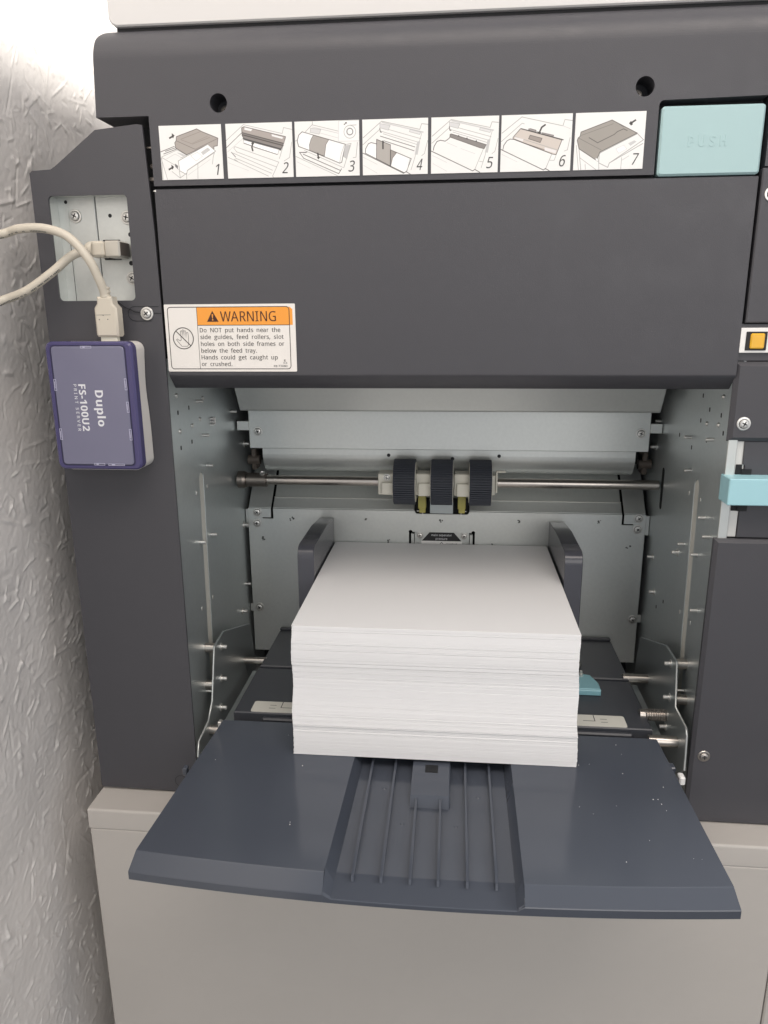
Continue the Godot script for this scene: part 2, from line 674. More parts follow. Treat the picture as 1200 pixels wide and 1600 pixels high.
func build_cabinet() -> void:
	var c := thing("cabinet_stand", "warm grey steel cabinet that the dark machine stands on", "cabinet")
	var t := MB.new()
	# top panel with a rounded front edge
	var prof := PackedVector2Array()
	prof.append(Vector2(0.55, 0.8998))
	prof.append(Vector2(-0.027, 0.8998))
	for k in 7:
		prof.append(Vector2(-0.0249, 0.9149) + Vector2.from_angle(PI - PI / 2 * k / 6.0) * 0.0021)
	prof.append(Vector2(0.55, 0.917))
	t.prism(prof, -0.2885, 0.36, 0.0, ALONG_X)
	part("top_panel", t, M.cabinet_paint, c)
	var d := MB.new()
	d.box(Vector3(-0.2885, 0.03, -0.55), Vector3(0.2512, 0.8990, 0.0268), 0.0012)
	part("front_panel", d, M.cabinet_paint, c)
	var e := MB.new()
	e.box(Vector3(0.2525, 0.03, -0.55), Vector3(0.36, 0.8990, 0.0262), 0.0012)
	part("side_panel", e, M.cabinet_paint, c)
	var k := MB.new()
	k.box(Vector3(-0.28, 0.0, -0.54), Vector3(0.35, 0.0298, 0.01))
	part("plinth", k, M.recess, c)


# ---------------------------------------------------------------- the machine
func casing(m: Node3D) -> void:
	var a := MB.new()
	a.box(Vector3(-0.284, 0.9175, -0.50), Vector3(0.36, 1.39, -0.245))
	a.box(Vector3(-0.2165, 1.39, -0.50), Vector3(0.36, 1.425, -0.245))
	a.box(Vector3(-0.284, 0.9175, -0.245), Vector3(-0.2165, 1.31, -0.022))
	a.box(Vector3(-0.284, 1.31, -0.245), Vector3(-0.2165, 1.39, -0.03))
	a.box(Vector3(0.1975, 0.9175, -0.245), Vector3(0.36, 1.415, -0.022))
	a.box(Vector3(-0.2165, 1.275, -0.245), Vector3(0.1975, 1.425, -0.022))
	part("inner_casing", a, M.black, m)


func top_cover(m: Node3D) -> void:
	# front outline pulled straight back, cut by the rounded profile
	var pr := PackedVector2Array()
	pr.append(Vector2(0.52, 1.30))
	pr.append(Vector2(0.0, 1.30))
	for k in 25:
		pr.append(Vector2(0.022, 1.460) + Vector2.from_angle(PI - PI / 2 * k / 24.0) * 0.022)
	pr.append(Vector2(0.52, 1.482))
	var outline := PackedVector2Array()
	for p in [[-0.2025, 1.3842], [0.1222, 1.3842]]:
		outline.append(Vector2(p[0], p[1]))
	for k in 5:
		outline.append(Vector2(0.1252, 1.4235) + Vector2.from_angle(PI - PI / 2 * k / 4.0) * 0.003)
	outline.append_array(V2([0.1868, 1.4275, 0.1880, 1.50, -0.226, 1.50]))
	for k in 7:
		outline.append(Vector2(-0.2262, 1.4715) + Vector2.from_angle(PI / 2 + PI / 2 * k / 6.0) * Vector2(0.0098, 0.0105).x)
	outline.append_array(V2([-0.2382, 1.4268, -0.2025, 1.4268]))
	var body := csg_poly(outline, 0.49, Transform3D(Basis.IDENTITY, Vector3(0, 0, 0)))
	# depth runs along -z, so the front face lies at z = 0
	var prof := csg_poly(pr, 0.8, Transform3D(Basis(Vector3(0, 0, -1), Vector3(0, 1, 0), Vector3(1, 0, 0)), Vector3(0.45, 0, 0)), CSGShape3D.OPERATION_INTERSECTION)
	var cuts := [prof]
	for p in [Vector2(-0.1553, 1.4331), Vector2(0.1129, 1.4344)]:
		cuts.append(csg_poly(circle(p.x, p.y, 0.0057, 28), 0.02, Transform3D(Basis.IDENTITY, Vector3(0, 0, 0.002)), CSGShape3D.OPERATION_SUBTRACTION))
	var cover := carve("top_cover", body, cuts, M.dark_plastic, m)
	for p in [Vector2(-0.1540, 1.4310), Vector2(0.1106, 1.4322)]:
		var s := part("screw_post", post_mesh(), M.shaft_steel, cover)
		s.position = Vector3(p.x, p.y, -0.0175)
	# continuation of the top cover to the far end
	var r := MB.new()
	var rp := PackedVector2Array()
	rp.append(Vector2(0.49, 1.388))
	rp.append(Vector2(0.002, 1.388))
	for k in 13:
		rp.append(Vector2(0.024, 1.459) + Vector2.from_angle(PI - PI / 2 * k / 12.0) * 0.022)
	rp.append(Vector2(0.49, 1.481))
	r.prism(rp, 0.1895, 0.36, 0.0, ALONG_X)
	part("end_cover", r, M.dark_plastic, m)
	# lid
	var l := MB.new()
	l.prism(rrect(-0.2292, 1.4832, 0.36, 1.5240, 0.006, 6), -0.46, -0.012, 0.0009)
	part("document_lid", l, M.lid, m, "off-white scanner lid on top")
	var g := MB.new()
	g.box(Vector3(-0.2255, 1.478, -0.45), Vector3(0.35, 1.4834, -0.016))
	part("lid_hinge_gap", g, M.recess, m)
	# push button
	var b := MB.new()
	b.prism(rrect(0.1240, 1.3832, 0.1857, 1.4230, 0.0022, 5), -0.010, 0.0005, 0.0012)
	var push := part("push_button", b, M.blue_plastic, m, "pale blue push button with raised lettering")
	var st := new_st()
	text(st, "P", bold, 0.1412, 1.3996, 0.0038, 0.0064, Transform3D(Basis(Vector3(1, 0, 0), Vector3(0, 1, 0), Vector3(0, 0, 2.6)), Vector3(0, 0, 0.0005)))
	text(st, "U", bold, 0.1474, 1.3996, 0.0042, 0.0064, Transform3D(Basis(Vector3(1, 0, 0), Vector3(0, 1, 0), Vector3(0, 0, 2.6)), Vector3(0, 0, 0.0005)))
	text(st, "S", bold, 0.1540, 1.3996, 0.0038, 0.0064, Transform3D(Basis(Vector3(1, 0, 0), Vector3(0, 1, 0), Vector3(0, 0, 2.6)), Vector3(0, 0, 0.0005)))
	text(st, "H", bold, 0.1602, 1.3996, 0.0042, 0.0064, Transform3D(Basis(Vector3(1, 0, 0), Vector3(0, 1, 0), Vector3(0, 0, 2.6)), Vector3(0, 0, 0.0005)))
	part("lettering", st.commit(), M.blue_plastic, push)
	var w := MB.new()
	w.prism(V2([0.1205, 1.3835, 0.1878, 1.3835, 0.1878, 1.43, 0.1205, 1.43]), -0.030, -0.0125)
	w.box(Vector3(-0.2026, 1.3790, -0.021), Vector3(0.1235, 1.3900, -0.006))
	part("button_well", w, M.black, m)
	picture_strip(m)


func post_mesh() -> ArrayMesh:
	var a := MB.new()
	a.lathe([Vector2(0.0034, 0), Vector2(0.0034, 0.006), Vector2(0.0028, 0.0072), Vector2(0.0012, 0.0076), Vector2(0.0010, 0.0060), Vector2(0, 0.0060)])
	return a.mesh()


func picture_strip(m: Node3D) -> void:
	var bg := Color(0.91, 0.91, 0.905)
	var dk := Color(0.25, 0.24, 0.235)
	var mid := Color(0.62, 0.62, 0.615)
	var pale := Color(0.77, 0.77, 0.77)
	var body := Color(0.655, 0.630, 0.605)
	var line_w := 2.6
	var xs := [[-0.1962, -0.1544], [-0.1514, -0.1075], [-0.1058, -0.0639], [-0.0618, -0.0198], [-0.0177, 0.0248], [0.0264, 0.0702], [0.0721, 0.1148]]
	var corners := [[35, 95, 1130, 65, 110, 1020], [25, 85, 1135, 45, 75, 1010], [15, 65, 1140, 25, 45, 1000], [30, 55, 1180, 20, 45, 1000], [30, 45, 1190, 15, 25, 1005], [45, 50, 1185, 15, 20, 968], [40, 55, 1185, 15, 0, 975]]
	for n in 7:
		var c := Canvas.new(320, 250, bg)
		var q: Array = corners[n]
		c.frame(Vector2(q[0], q[1]), Vector2(q[2], q[3]), Vector2(q[4], q[5]))
		if n == 0:
			c.line([75, 535, 320, 440], line_w, dk); c.line([160, 525, 350, 460], line_w, dk); c.line([130, 570, 360, 485], line_w, dk)
			c.line([95, 620, 370, 500, 540, 590, 430, 640], 2.0, mid); c.line([180, 655, 330, 570, 470, 640], 2.0, pale); c.line([95, 620, 120, 1010], 2.4, mid); c.line([85, 640, 200, 1010], 2.0, mid)
			c.line([95, 630, 330, 760, 400, 840], 2.0, mid); c.fill([360, 545, 450, 560, 520, 595, 470, 610], pale)
			c.fill([330, 735, 385, 770, 385, 830, 340, 790], Color(0.45, 0.45, 0.45))
			c.fill([355, 275, 710, 145, 800, 190, 1085, 300, 1080, 430, 1020, 440, 1020, 490, 900, 410, 540, 585, 345, 470, 325, 380, 350, 345], body, dk, 2.4)
			c.line([350, 345, 690, 490], 2.0, Color(0.42, 0.41, 0.4)); c.line([430, 320, 780, 190], 1.6, Color(0.5, 0.48, 0.46)); c.line([640, 385, 900, 270], 1.6, Color(0.55, 0.53, 0.5)); c.line([440, 330, 640, 400, 940, 290], 1.8, Color(0.52, 0.5, 0.48)); c.line([690, 490, 1085, 305], 2.0, Color(0.45, 0.43, 0.42))
			c.fill([390, 690, 910, 405, 1050, 520, 555, 850, 540, 920, 420, 860], Color(0.955, 0.955, 0.95), mid, 3.0)
			c.line([410, 860, 430, 980, 540, 900, 545, 1000], 2.4, mid); c.fill([790, 540, 910, 460, 960, 500, 830, 590], pale); c.line([610, 600, 730, 540, 820, 610, 710, 690, 610, 600], 1.8, pale)
			c.line([560, 850, 1030, 545, 1010, 620, 1000, 740], 2.4, mid); c.line([740, 740, 745, 990], 2.0, mid); c.line([280, 870, 430, 985], 2.0, mid); c.line([570, 930, 960, 660], 1.6, pale)
			for o in [[0, 0], [-5, 535]]:
				c.fill([220 + o[0], 290 + o[1], 275 + o[0], 262 + o[1], 272 + o[0], 218 + o[1], 320 + o[0], 255 + o[1], 295 + o[0], 305 + o[1], 285 + o[0], 288 + o[1], 232 + o[0], 318 + o[1]], dk)
		elif n == 1:
			c.line([40, 365, 330, 95, 980, 240, 1000, 140, 1140, 170], 2.0, mid); c.line([45, 485, 300, 235], 2.0, dk); c.line([60, 560, 320, 330], 1.8, pale)
			c.fill([300, 150, 340, 130, 1035, 290, 985, 460, 960, 520, 350, 345, 310, 280], Color(0.53, 0.51, 0.50), dk, 2.4)
			c.fill([300, 150, 340, 130, 1035, 290, 1010, 400, 310, 225], Color(0.66, 0.63, 0.61), dk, 1.6)
			c.fill([350, 140, 480, 170, 460, 205, 345, 180], Color(0.9, 0.9, 0.9)); c.fill([800, 250, 995, 300, 985, 330, 810, 285], Color(0.9, 0.9, 0.9))
			c.line([315, 265, 1000, 440], 5.0, Color(0.33, 0.31, 0.30)); c.line([330, 330, 960, 500], 6.0, Color(0.30, 0.30, 0.30)); c.line([320, 240, 1010, 410], 1.6, dk)
			c.fill([330, 350, 930, 510, 910, 590, 820, 565, 345, 410], Color(0.97, 0.97, 0.97), mid, 2.0); c.line([340, 405, 470, 450], 2.6, dk); c.line([500, 465, 900, 590], 2.6, dk)
			for p in [[190, 465, 930, 720], [210, 550, 890, 800], [160, 575, 830, 860], [200, 660, 810, 910], [70, 645, 760, 960]]:
				c.line(p, 2.2, mid)
			c.line([930, 720, 830, 960, 860, 990], 2.2, mid); c.line([190, 465, 170, 490, 220, 555], 2.0, mid); c.line([130, 560, 200, 640], 2.6, dk); c.line([1040, 300, 940, 660], 2.2, mid); c.line([1140, 380, 1110, 640, 1020, 700], 2.0, mid); c.line([80, 740, 420, 870], 1.6, pale); c.line([180, 680, 240, 720], 3.0, mid)
			c.line([490, 530, 475, 470, 490, 410], 7.0, dk); c.fill([455, 410, 500, 375, 515, 420], dk)
		elif n == 2:
			c.line([210, 230, 330, 110, 330, 60], 2.4, mid); c.line([330, 115, 780, 215], 2.4, mid); c.line([330, 150, 780, 250], 3.0, pale); c.line([470, 250, 780, 330], 2.0, pale)
			c.fill([300, 170, 480, 190, 450, 270, 290, 240], Color(0.83, 0.83, 0.83), mid, 1.6); c.line([30, 390, 60, 370], 2.0, mid)
			c.fill([790, 45, 1145, 30, 1150, 375, 790, 385], Color(0.925, 0.925, 0.92), pale, 2.0)
			var ring := []
			var hub := []
			for k in 25:
				var a := TAU * k / 24.0
				ring.append_array([985 + 102 * cos(a), 225 + 108 * sin(a)])
				hub.append_array([985 + 52 * cos(a), 222 + 55 * sin(a)])
			c.line(ring, 2.2, mid); c.line(hub, 4.0, Color(0.5, 0.5, 0.5)); c.line([985, 115, 1095, 110], 2.4, mid); c.fill([875, 100, 905, 85, 900, 68, 930, 68, 930, 90, 915, 85, 890, 112], dk)
			c.fill([65, 390, 90, 290, 150, 232, 350, 285, 910, 435, 850, 740, 815, 755, 280, 545, 90, 480], Color(0.945, 0.945, 0.94), dk, 2.6)
			c.fill([350, 287, 620, 358, 570, 440, 545, 640, 285, 545, 280, 450, 310, 350], Color(0.665, 0.645, 0.625), dk, 1.8)
			c.line([890, 450, 840, 600, 815, 750], 2.0, mid)
			c.line([920, 440, 1010, 420, 930, 690, 890, 830], 2.4, mid); c.line([105, 580, 210, 580, 240, 570], 3.2, dk); c.line([170, 610, 830, 880], 2.6, dk); c.line([105, 580, 180, 680, 800, 935, 850, 850], 2.4, dk); c.line([190, 545, 880, 830], 2.0, mid); c.line([40, 650, 780, 970], 2.0, mid); c.line([60, 740, 300, 850], 1.6, pale)
			c.fill([900, 460, 990, 450, 940, 680, 880, 640], Color(0.74, 0.74, 0.74), mid, 1.6); c.line([1120, 400, 1100, 650, 1050, 660], 2.4, mid)
			c.fill([412, 585, 440, 580, 450, 655, 470, 655, 442, 695, 412, 660, 425, 655], dk)
		elif n == 3 or n == 4:
			c.line([45, 360, 370, 80, 1040, 215, 1070, 120, 1180, 130], 2.6, mid); c.line([380, 100, 1100, 260], 5.0, pale); c.line([40, 480, 340, 215], 2.2, mid)
			for p in [[340, 150, 520, 170], [500, 220, 1060, 370], [350, 245, 1020, 430], [400, 290, 1000, 470]]:
				c.line(p, 2.0, mid)
			c.fill([340, 120, 520, 150, 490, 230, 340, 190], Color(0.82, 0.82, 0.82), mid, 1.6); c.fill([870, 215, 1060, 260, 1040, 300, 860, 255], Color(0.85, 0.85, 0.85), mid, 1.6)
			c.line([1080, 260, 960, 700, 900, 900], 2.0, mid); c.line([1180, 400, 1130, 620, 1080, 660], 2.0, mid); c.fill([1000, 420, 1050, 410, 1010, 640, 960, 640], Color(0.75, 0.75, 0.75)); c.line([340, 200, 350, 260, 370, 265], 3.0, dk)
			if n == 3:
				c.line([350, 330, 960, 510], 2.4, dk); c.line([420, 410, 950, 575], 2.4, dk)
				c.fill([85, 620, 95, 540, 140, 460, 190, 440, 280, 460, 900, 710, 820, 930, 780, 950, 540, 840], Color(0.945, 0.945, 0.94), dk, 2.6)
				c.fill([535, 560, 640, 610, 570, 700, 540, 835], Color(0.60, 0.58, 0.56), dk, 1.6); c.fill([285, 385, 530, 475, 530, 835, 285, 715], Color(0.68, 0.66, 0.64), dk, 2.4)
				c.fill([375, 420, 400, 400, 425, 440, 410, 440, 412, 550, 388, 550, 385, 430], dk); c.line([880, 700, 830, 920], 2.0, mid)
				c.line([45, 620, 770, 960, 810, 930, 900, 980], 2.6, dk)
			else:
				c.fill([355, 325, 380, 322, 980, 505, 945, 575, 860, 555, 350, 375], Color(0.53, 0.51, 0.50), dk, 2.0)
				for p in [[500, 350], [645, 395], [805, 440]]:
					c.fill([p[0] - 18, p[1] + 12, p[0] + 4, p[1] - 15, p[0] + 18, p[1] + 20], dk)
				c.line([65, 600, 80, 530, 130, 450, 190, 430, 270, 445, 310, 420, 350, 385], 2.8, dk); c.line([300, 470, 480, 545], 1.6, pale); c.line([540, 570, 790, 660], 1.6, pale)
				c.line([930, 580, 790, 930], 2.2, mid); c.line([960, 700, 930, 800, 870, 790], 2.2, mid); c.line([30, 615, 755, 955, 790, 930, 880, 980], 2.8, dk)
			c.line([50, 690, 300, 810], 1.6, pale); c.line([60, 830, 300, 960], 1.6, pale)
		elif n == 5:
			c.line([50, 335, 370, 75, 1030, 215, 1060, 115, 1180, 130], 2.6, mid); c.line([40, 470, 375, 175, 410, 185], 2.2, mid); c.line([1020, 210, 1150, 260], 2.0, pale)
			c.fill([480, 265, 510, 260, 600, 285, 605, 320, 480, 285], Color(0.6, 0.58, 0.57), dk, 1.6); c.fill([700, 325, 885, 365, 880, 390, 690, 350], Color(0.6, 0.58, 0.57), dk, 1.6)
			c.fill([230, 400, 350, 262, 1020, 440, 930, 680, 870, 670, 230, 430], Color(0.80, 0.765, 0.735), dk, 2.4); c.line([240, 385, 940, 600], 2.0, mid); c.line([360, 262, 1040, 438], 4.0, dk)
			c.fill([505, 365, 700, 415, 670, 485, 480, 425], Color(0.60, 0.565, 0.54), dk, 1.8); c.fill([265, 395, 400, 430, 390, 470, 255, 425], Color(0.88, 0.87, 0.86)); c.fill([745, 560, 930, 610, 920, 660, 735, 605], Color(0.88, 0.87, 0.87)); c.line([400, 490, 740, 600], 2.4, Color(0.45, 0.4, 0.37))
			c.line([65, 600, 80, 530, 130, 460, 180, 430, 260, 435, 860, 665], 2.6, dk); c.line([860, 670, 760, 920], 2.4, mid); c.line([930, 690, 900, 770, 830, 770], 2.0, mid); c.line([35, 600, 730, 930, 760, 905, 830, 945], 2.8, dk); c.line([1150, 400, 1110, 600, 1060, 620], 2.0, mid); c.line([50, 680, 300, 800], 1.6, pale)
			c.line([745, 200, 690, 240, 660, 310], 7.0, dk); c.fill([610, 305, 690, 320, 650, 350], dk)
		else:
			c.fill([65, 490, 80, 450, 110, 425, 125, 355, 630, 160, 740, 215, 1045, 365, 440, 675, 400, 780, 370, 800, 95, 625], Color(0.605, 0.585, 0.56), dk, 2.4)
			c.line([85, 450, 460, 640], 2.0, Color(0.45, 0.43, 0.42)); c.line([130, 410, 650, 220], 2.0, Color(0.48, 0.46, 0.44)); c.line([260, 445, 400, 525, 670, 390, 720, 345, 820, 300, 880, 325], 3.0, Color(0.36, 0.34, 0.33)); c.line([740, 220, 820, 270], 2.0, Color(0.45, 0.43, 0.42))
			c.line([440, 690, 1050, 375, 1150, 470, 600, 850, 575, 920, 425, 850, 430, 720, 450, 680], 3.0, mid); c.fill([705, 620, 830, 560, 880, 620, 750, 690], Color(0.95, 0.95, 0.95), pale, 1.6); c.fill([900, 530, 1000, 480, 1040, 500, 940, 570], pale)
			c.line([600, 850, 1140, 530], 3.0, mid); c.line([800, 760, 790, 960], 2.2, mid); c.line([810, 800, 920, 730], 3.0, pale); c.line([95, 630, 130, 970], 2.6, mid); c.line([50, 570, 90, 970], 2.2, mid); c.line([110, 770, 380, 960], 2.0, mid); c.line([425, 850, 430, 970], 2.2, mid); c.line([200, 870, 205, 960], 2.0, mid); c.fill([370, 770, 410, 780, 415, 830, 375, 810], Color(0.93, 0.93, 0.93), mid, 1.4)
			c.fill([905, 212, 935, 175, 950, 185, 1010, 145, 1025, 165, 960, 210, 970, 225, 940, 248], dk)
		var m2 := StandardMaterial3D.new()
		m2.resource_name = "picture_print"
		m2.albedo_texture = ImageTexture.create_from_image(c.im)
		m2.roughness = 0.4
		var b := MB.new()
		b.prism(V2([xs[n][0], 1.3878, xs[n][1], 1.3878, xs[n][1], 1.4206, xs[n][0], 1.4206]), -0.0005, 0.0004)
		var o := part("instruction_label", b, m2, m)
		var st := new_st()
		text(st, str(n + 1), regular, xs[n][1] - (0.0068 if n > 0 else 0.0052), 1.3902, 0.0035 if n > 0 else 0.0022, 0.0066, Transform3D(Basis.IDENTITY, Vector3(0, 0, 0.00042)), 0.2)
		part("numeral", st.commit(), M.grey_ink, o)


func left_cover(m: Node3D) -> void:
	var outline := V2([-0.2870, 0.9195, -0.2054, 0.9185, -0.2042, 1.30, -0.2048, 1.355, -0.2075, 1.4215, -0.2110, 1.4222, -0.2400, 1.4195, -0.2705, 1.3978, -0.2735, 1.3962, -0.2868, 1.3955, -0.2888, 1.3940, -0.2886, 0.9210])
	var body := csg_poly(outline, 0.0018, Transform3D.IDENTITY)
	var hole := csg_poly(rrect(-0.2777, 1.3109, -0.2222, 1.3796, 0.003, 5), 0.06, Transform3D(Basis.IDENTITY, Vector3(0, 0, 0.01)), CSGShape3D.OPERATION_SUBTRACTION)
	var cover := carve("left_cover", body, [hole], M.dark_plastic, m)
	# seam of the little tab, knock-out ring
	var s := MB.new()
	var tab := [Vector2(-0.2060, 1.3066), Vector2(-0.2230, 1.3068)]
	for k in 9:
		tab.append(Vector2(-0.2235, 1.3019) + Vector2.from_angle(PI / 2 + PI * k / 8.0) * 0.0049)
	tab.append(Vector2(-0.2230, 1.2970))
	tab.append(Vector2(-0.2120, 1.2970))
	s.ribbon(tab, 0.0004, 0.0002)
	s.ribbon([Vector2(-0.2099, 1.3022), Vector2(-0.2044, 1.3020)], 0.0005, 0.0002)
	part("seam", s, M.black, cover)
	var kn := MB.new()
	kn.ribbon(Array(circle(-0.2195, 0.9285, 0.0050, 28)), 0.00035, 0.0002, true)
	part("knockout_ring", kn, M.black, cover)
	screw(m, Vector3(-0.2147, 1.3020, 0.0003))
	# socket plate in the recess
	var p := MB.new()
	p.box(Vector3(-0.2790, 1.3075, -0.0165), Vector3(-0.2517, 1.3830, -0.0140), 0.0004)
	p.box(Vector3(-0.2511, 1.3075, -0.0165), Vector3(-0.2205, 1.3830, -0.0140), 0.0004)
	# walls of the recess
	p.box(Vector3(-0.2806, 1.3075, -0.0139), Vector3(-0.2784, 1.3830, -0.0008))
	p.box(Vector3(-0.2783, 1.3802, -0.0139), Vector3(-0.2218, 1.3825, -0.0008))
	p.box(Vector3(-0.2783, 1.3080, -0.0139), Vector3(-0.2218, 1.3103, -0.0008))
	p.box(Vector3(-0.2716, 1.3104, -0.0139), Vector3(-0.2712, 1.3750, -0.0134))
	var plate := part("socket_plate", p, M.galvanised_steel, m)
	for q in [Vector2(-0.2664, 1.3682), Vector2(-0.2290, 1.3667), Vector2(-0.2288, 1.3263)]:
		screw(plate, Vector3(q.x, q.y, -0.0139))
	for q in [[-0.2413, 1.3681, 0.0013], [-0.2278, 1.3555, 0.0016], [-0.2290, 1.3365, 0.0016], [-0.2725, 1.3775, 0.0012]]:
		var d := MB.new()
		d.prism(circle(q[0], q[1], q[2], 16), -0.0139, -0.01385)
		part("hole", d, M.recess, plate)
	var fold := MB.new()
	fold.box(Vector3(-0.2722, 1.3104, -0.0140), Vector3(-0.2717, 1.3520, -0.01375))
	part("fold_gap", fold, M.recess, plate)
	var so := MB.new()
	so.box(Vector3(-0.2478, 1.3388, -0.0140), Vector3(-0.2356, 1.3522, -0.0130), 0.0002)
	part("socket", so, M.black, plate)
	var hb := MB.new()
	hb.box(Vector3(-0.2068, 1.3880, -0.012), Vector3(-0.2030, 1.3905, -0.004), 0.0004)
	hb.box(Vector3(-0.2072, 1.4080, -0.012), Vector3(-0.2030, 1.4095, -0.004), 0.0004)
	hb.lathe([Vector2(0.0016, 0), Vector2(0.0016, 0.002), Vector2(0.0008, 0.0024), Vector2(0, 0.0018)], Transform3D(Basis.IDENTITY, Vector3(-0.2050, 1.3975, -0.008)), 12)
	part("hinge_bracket", hb, M.collar_steel, m)
	var wire := MB.new()
	var c := Curve3D.new()
	for q in [Vector3(-0.2390, 1.3120, -0.004), Vector3(-0.2352, 1.3105, 0.0012), Vector3(-0.2300, 1.3066, 0.0016), Vector3(-0.2245, 1.3040, 0.0012), Vector3(-0.2190, 1.3022, 0.0010)]:
		c.add_point(q, Vector3(-0.001, 0.001, 0), Vector3(0.001, -0.001, 0))
	c.bake_interval = 0.001
	wire.tube(c.get_baked_points(), 0.00035, 8)
	part("thin_wire", wire, M.black, m)


func front_panel(m: Node3D) -> void:
	# rounded lower lip that turns back under the panel
	var prof := PackedVector2Array()
	prof.append(Vector2(0.018, 1.3822))
	prof.append(Vector2(0.0006, 1.3822))
	prof.append(Vector2(0.0, 1.3816))
	prof.append(Vector2(0.0, 1.2605))
	for k in range(1, 6):
		prof.append(Vector2(0.0025, 1.2605) + Vector2.from_angle(PI + PI / 4 * k / 5.0) * 0.0025)
	prof.append(Vector2(0.0105, 1.2497))
	prof.append(Vector2(0.018, 1.2490))
	var a := MB.new()
	a.prism(prof, -0.2024, 0.1858, 0.0, ALONG_X)
	var panel := part("front_panel", a, M.dark_plastic, m)
	var g := MB.new()
	g.prism(V2([0.0, 0.0, 0.0021, 0.0007, 0.0021, -0.0007]), -0.001, 0.0002, 0.0, Transform3D(Basis.IDENTITY, Vector3(-0.2035, 1.3812, 0)))
	part("hinge_pin", g, M.zinc, panel)
	# warning label
	var lb := MB.new()
	lb.prism(rrect(-0.2022, 1.2622, -0.1098, 1.3080, 0.0006, 3), -0.0004, 0.0004)
	var label := part("warning_label", lb, M.label_white, m, "white warning sticker with an orange band")
	var z := 0.00045
	var L := func(x: float, y: float) -> Vector2:
		return Vector2(-0.2020 + (x - 82.0 - 0.0827 * (y - 75.0)) / 1018.0 * 0.0920, 1.3079 - (y - 75.0) / 522.0 * 0.0455)
	var o := MB.new()
	var o0: Vector2 = L.call(338, 99)
	var o1: Vector2 = L.call(1082, 236)
	o.prism(V2([o0.x, o1.y, o1.x + 0.0012, o1.y, o1.x + 0.0012, o0.y - 0.0015, o1.x - 0.0006, o0.y, o0.x, o0.y]), 0.0003, 0.00043)
	part("orange_band", o, M.orange, label)
	var k := MB.new()
	var b0: Vector2 = L.call(107, 96)
	var b1: Vector2 = L.call(1098, 578)
	k.ribbon(Array(rrect(b0.x, b1.y, b1.x, b0.y, 0.0022, 6)), 0.0005, 0.00047, true)
	var dv: Vector2 = L.call(338, 97)
	k.ribbon([Vector2(dv.x, b0.y), Vector2(dv.x, b1.y)], 0.0003, 0.00047)
	k.ribbon([Vector2(dv.x, o1.y), Vector2(b1.x, o1.y)], 0.0004, 0.00047)
	part("border", k, M.ink, label)
	var h := MB.new()
	var hc: Vector2 = L.call(238, 337)
	h.ribbon(Array(circle(hc.x, hc.y, 0.0072, 40)), 0.0006, 0.00047, true)
	h.ribbon([hc + Vector2(-0.0051, 0.0051), hc + Vector2(0.0051, -0.0051)], 0.0006, 0.00049)
	var hand := []
	for p in [[225, 790], [245, 772], [275, 800], [320, 825], [345, 800], [335, 700], [325, 570], [350, 560], [365, 575], [375, 720], [375, 545], [390, 535], [405, 545], [420, 735], [420, 570], [445, 560], [460, 570], [470, 750], [475, 620], [500, 605], [520, 620], [535, 760], [540, 900], [515, 965], [360, 965], [230, 810]]:
		hand.append(hc + Vector2((p[0] - 400 - 0.06 * (p[1] - 760)) * 0.0000276, (760 - p[1]) * 0.0000262))
	h.ribbon(hand, 0.00028, 0.00047, true)
	part("no_hands_symbol", h, M.ink, label)
	var w := new_st()
	var id := Transform3D(Basis.IDENTITY, Vector3(0, 0, z))
	var wp: Vector2 = L.call(530, 207)
	text(w, "WARNING", regular, wp.x, wp.y, 0.0392, 0.0067, id)
	var wtext := w.commit()
	part("lettering", wtext, M.brown_ink, label)
	var tr := MB.new()
	var t0: Vector2 = L.call(424, 209)
	tr.prism(V2([t0.x, t0.y, t0.x + 0.0083, t0.y, t0.x + 0.00415, t0.y + 0.0073]), 0.0004, 0.00048)
	var tri_part := part("alert_triangle", tr, M.brown_ink, label)
	var ex := MB.new()
	ex.prism(V2([t0.x + 0.0039, t0.y + 0.0022, t0.x + 0.0044, t0.y + 0.0022, t0.x + 0.0047, t0.y + 0.0051, t0.x + 0.0036, t0.y + 0.0051]), 0.0004, 0.00052)
	ex.prism(circle(t0.x + 0.00415, t0.y + 0.0013, 0.0005, 10), 0.0004, 0.00052)
	part("exclamation_mark", ex, M.orange, label)
	var lines := [["Do  NOT  put  hands  near  the", 370, 1001, 290], ["side  guides,  feed  rollers,  slot", 375, 1028, 343], ["holes  on  both  side  frames  or", 380, 1037, 397], ["below  the  feed  tray.", 384, 824, 450], ["Hands  could  get  caught  up", 387, 990, 503], ["or  crushed.", 390, 632, 556]]
	var st := new_st()
	for l in lines:
		var p: Vector2 = L.call(l[1], l[3])
		text(st, l[0], regular, p.x, p.y, (l[2] - l[1]) / 1018.0 * 0.0920, 0.00285, id)
	var r8: Vector2 = L.call(962, 563)
	text(st, "R8-T3080", regular, r8.x, r8.y, 0.0096, 0.0013, id)
	var r9: Vector2 = L.call(1037, 537)
	text(st, "K-6", regular, r9.x, r9.y, 0.0026, 0.0010, id)
	var r7: Vector2 = L.call(1040, 520)
	text(st, "E", regular, r7.x, r7.y, 0.0014, 0.0013, id)
	part("lettering", st.commit(), M.ink, label)


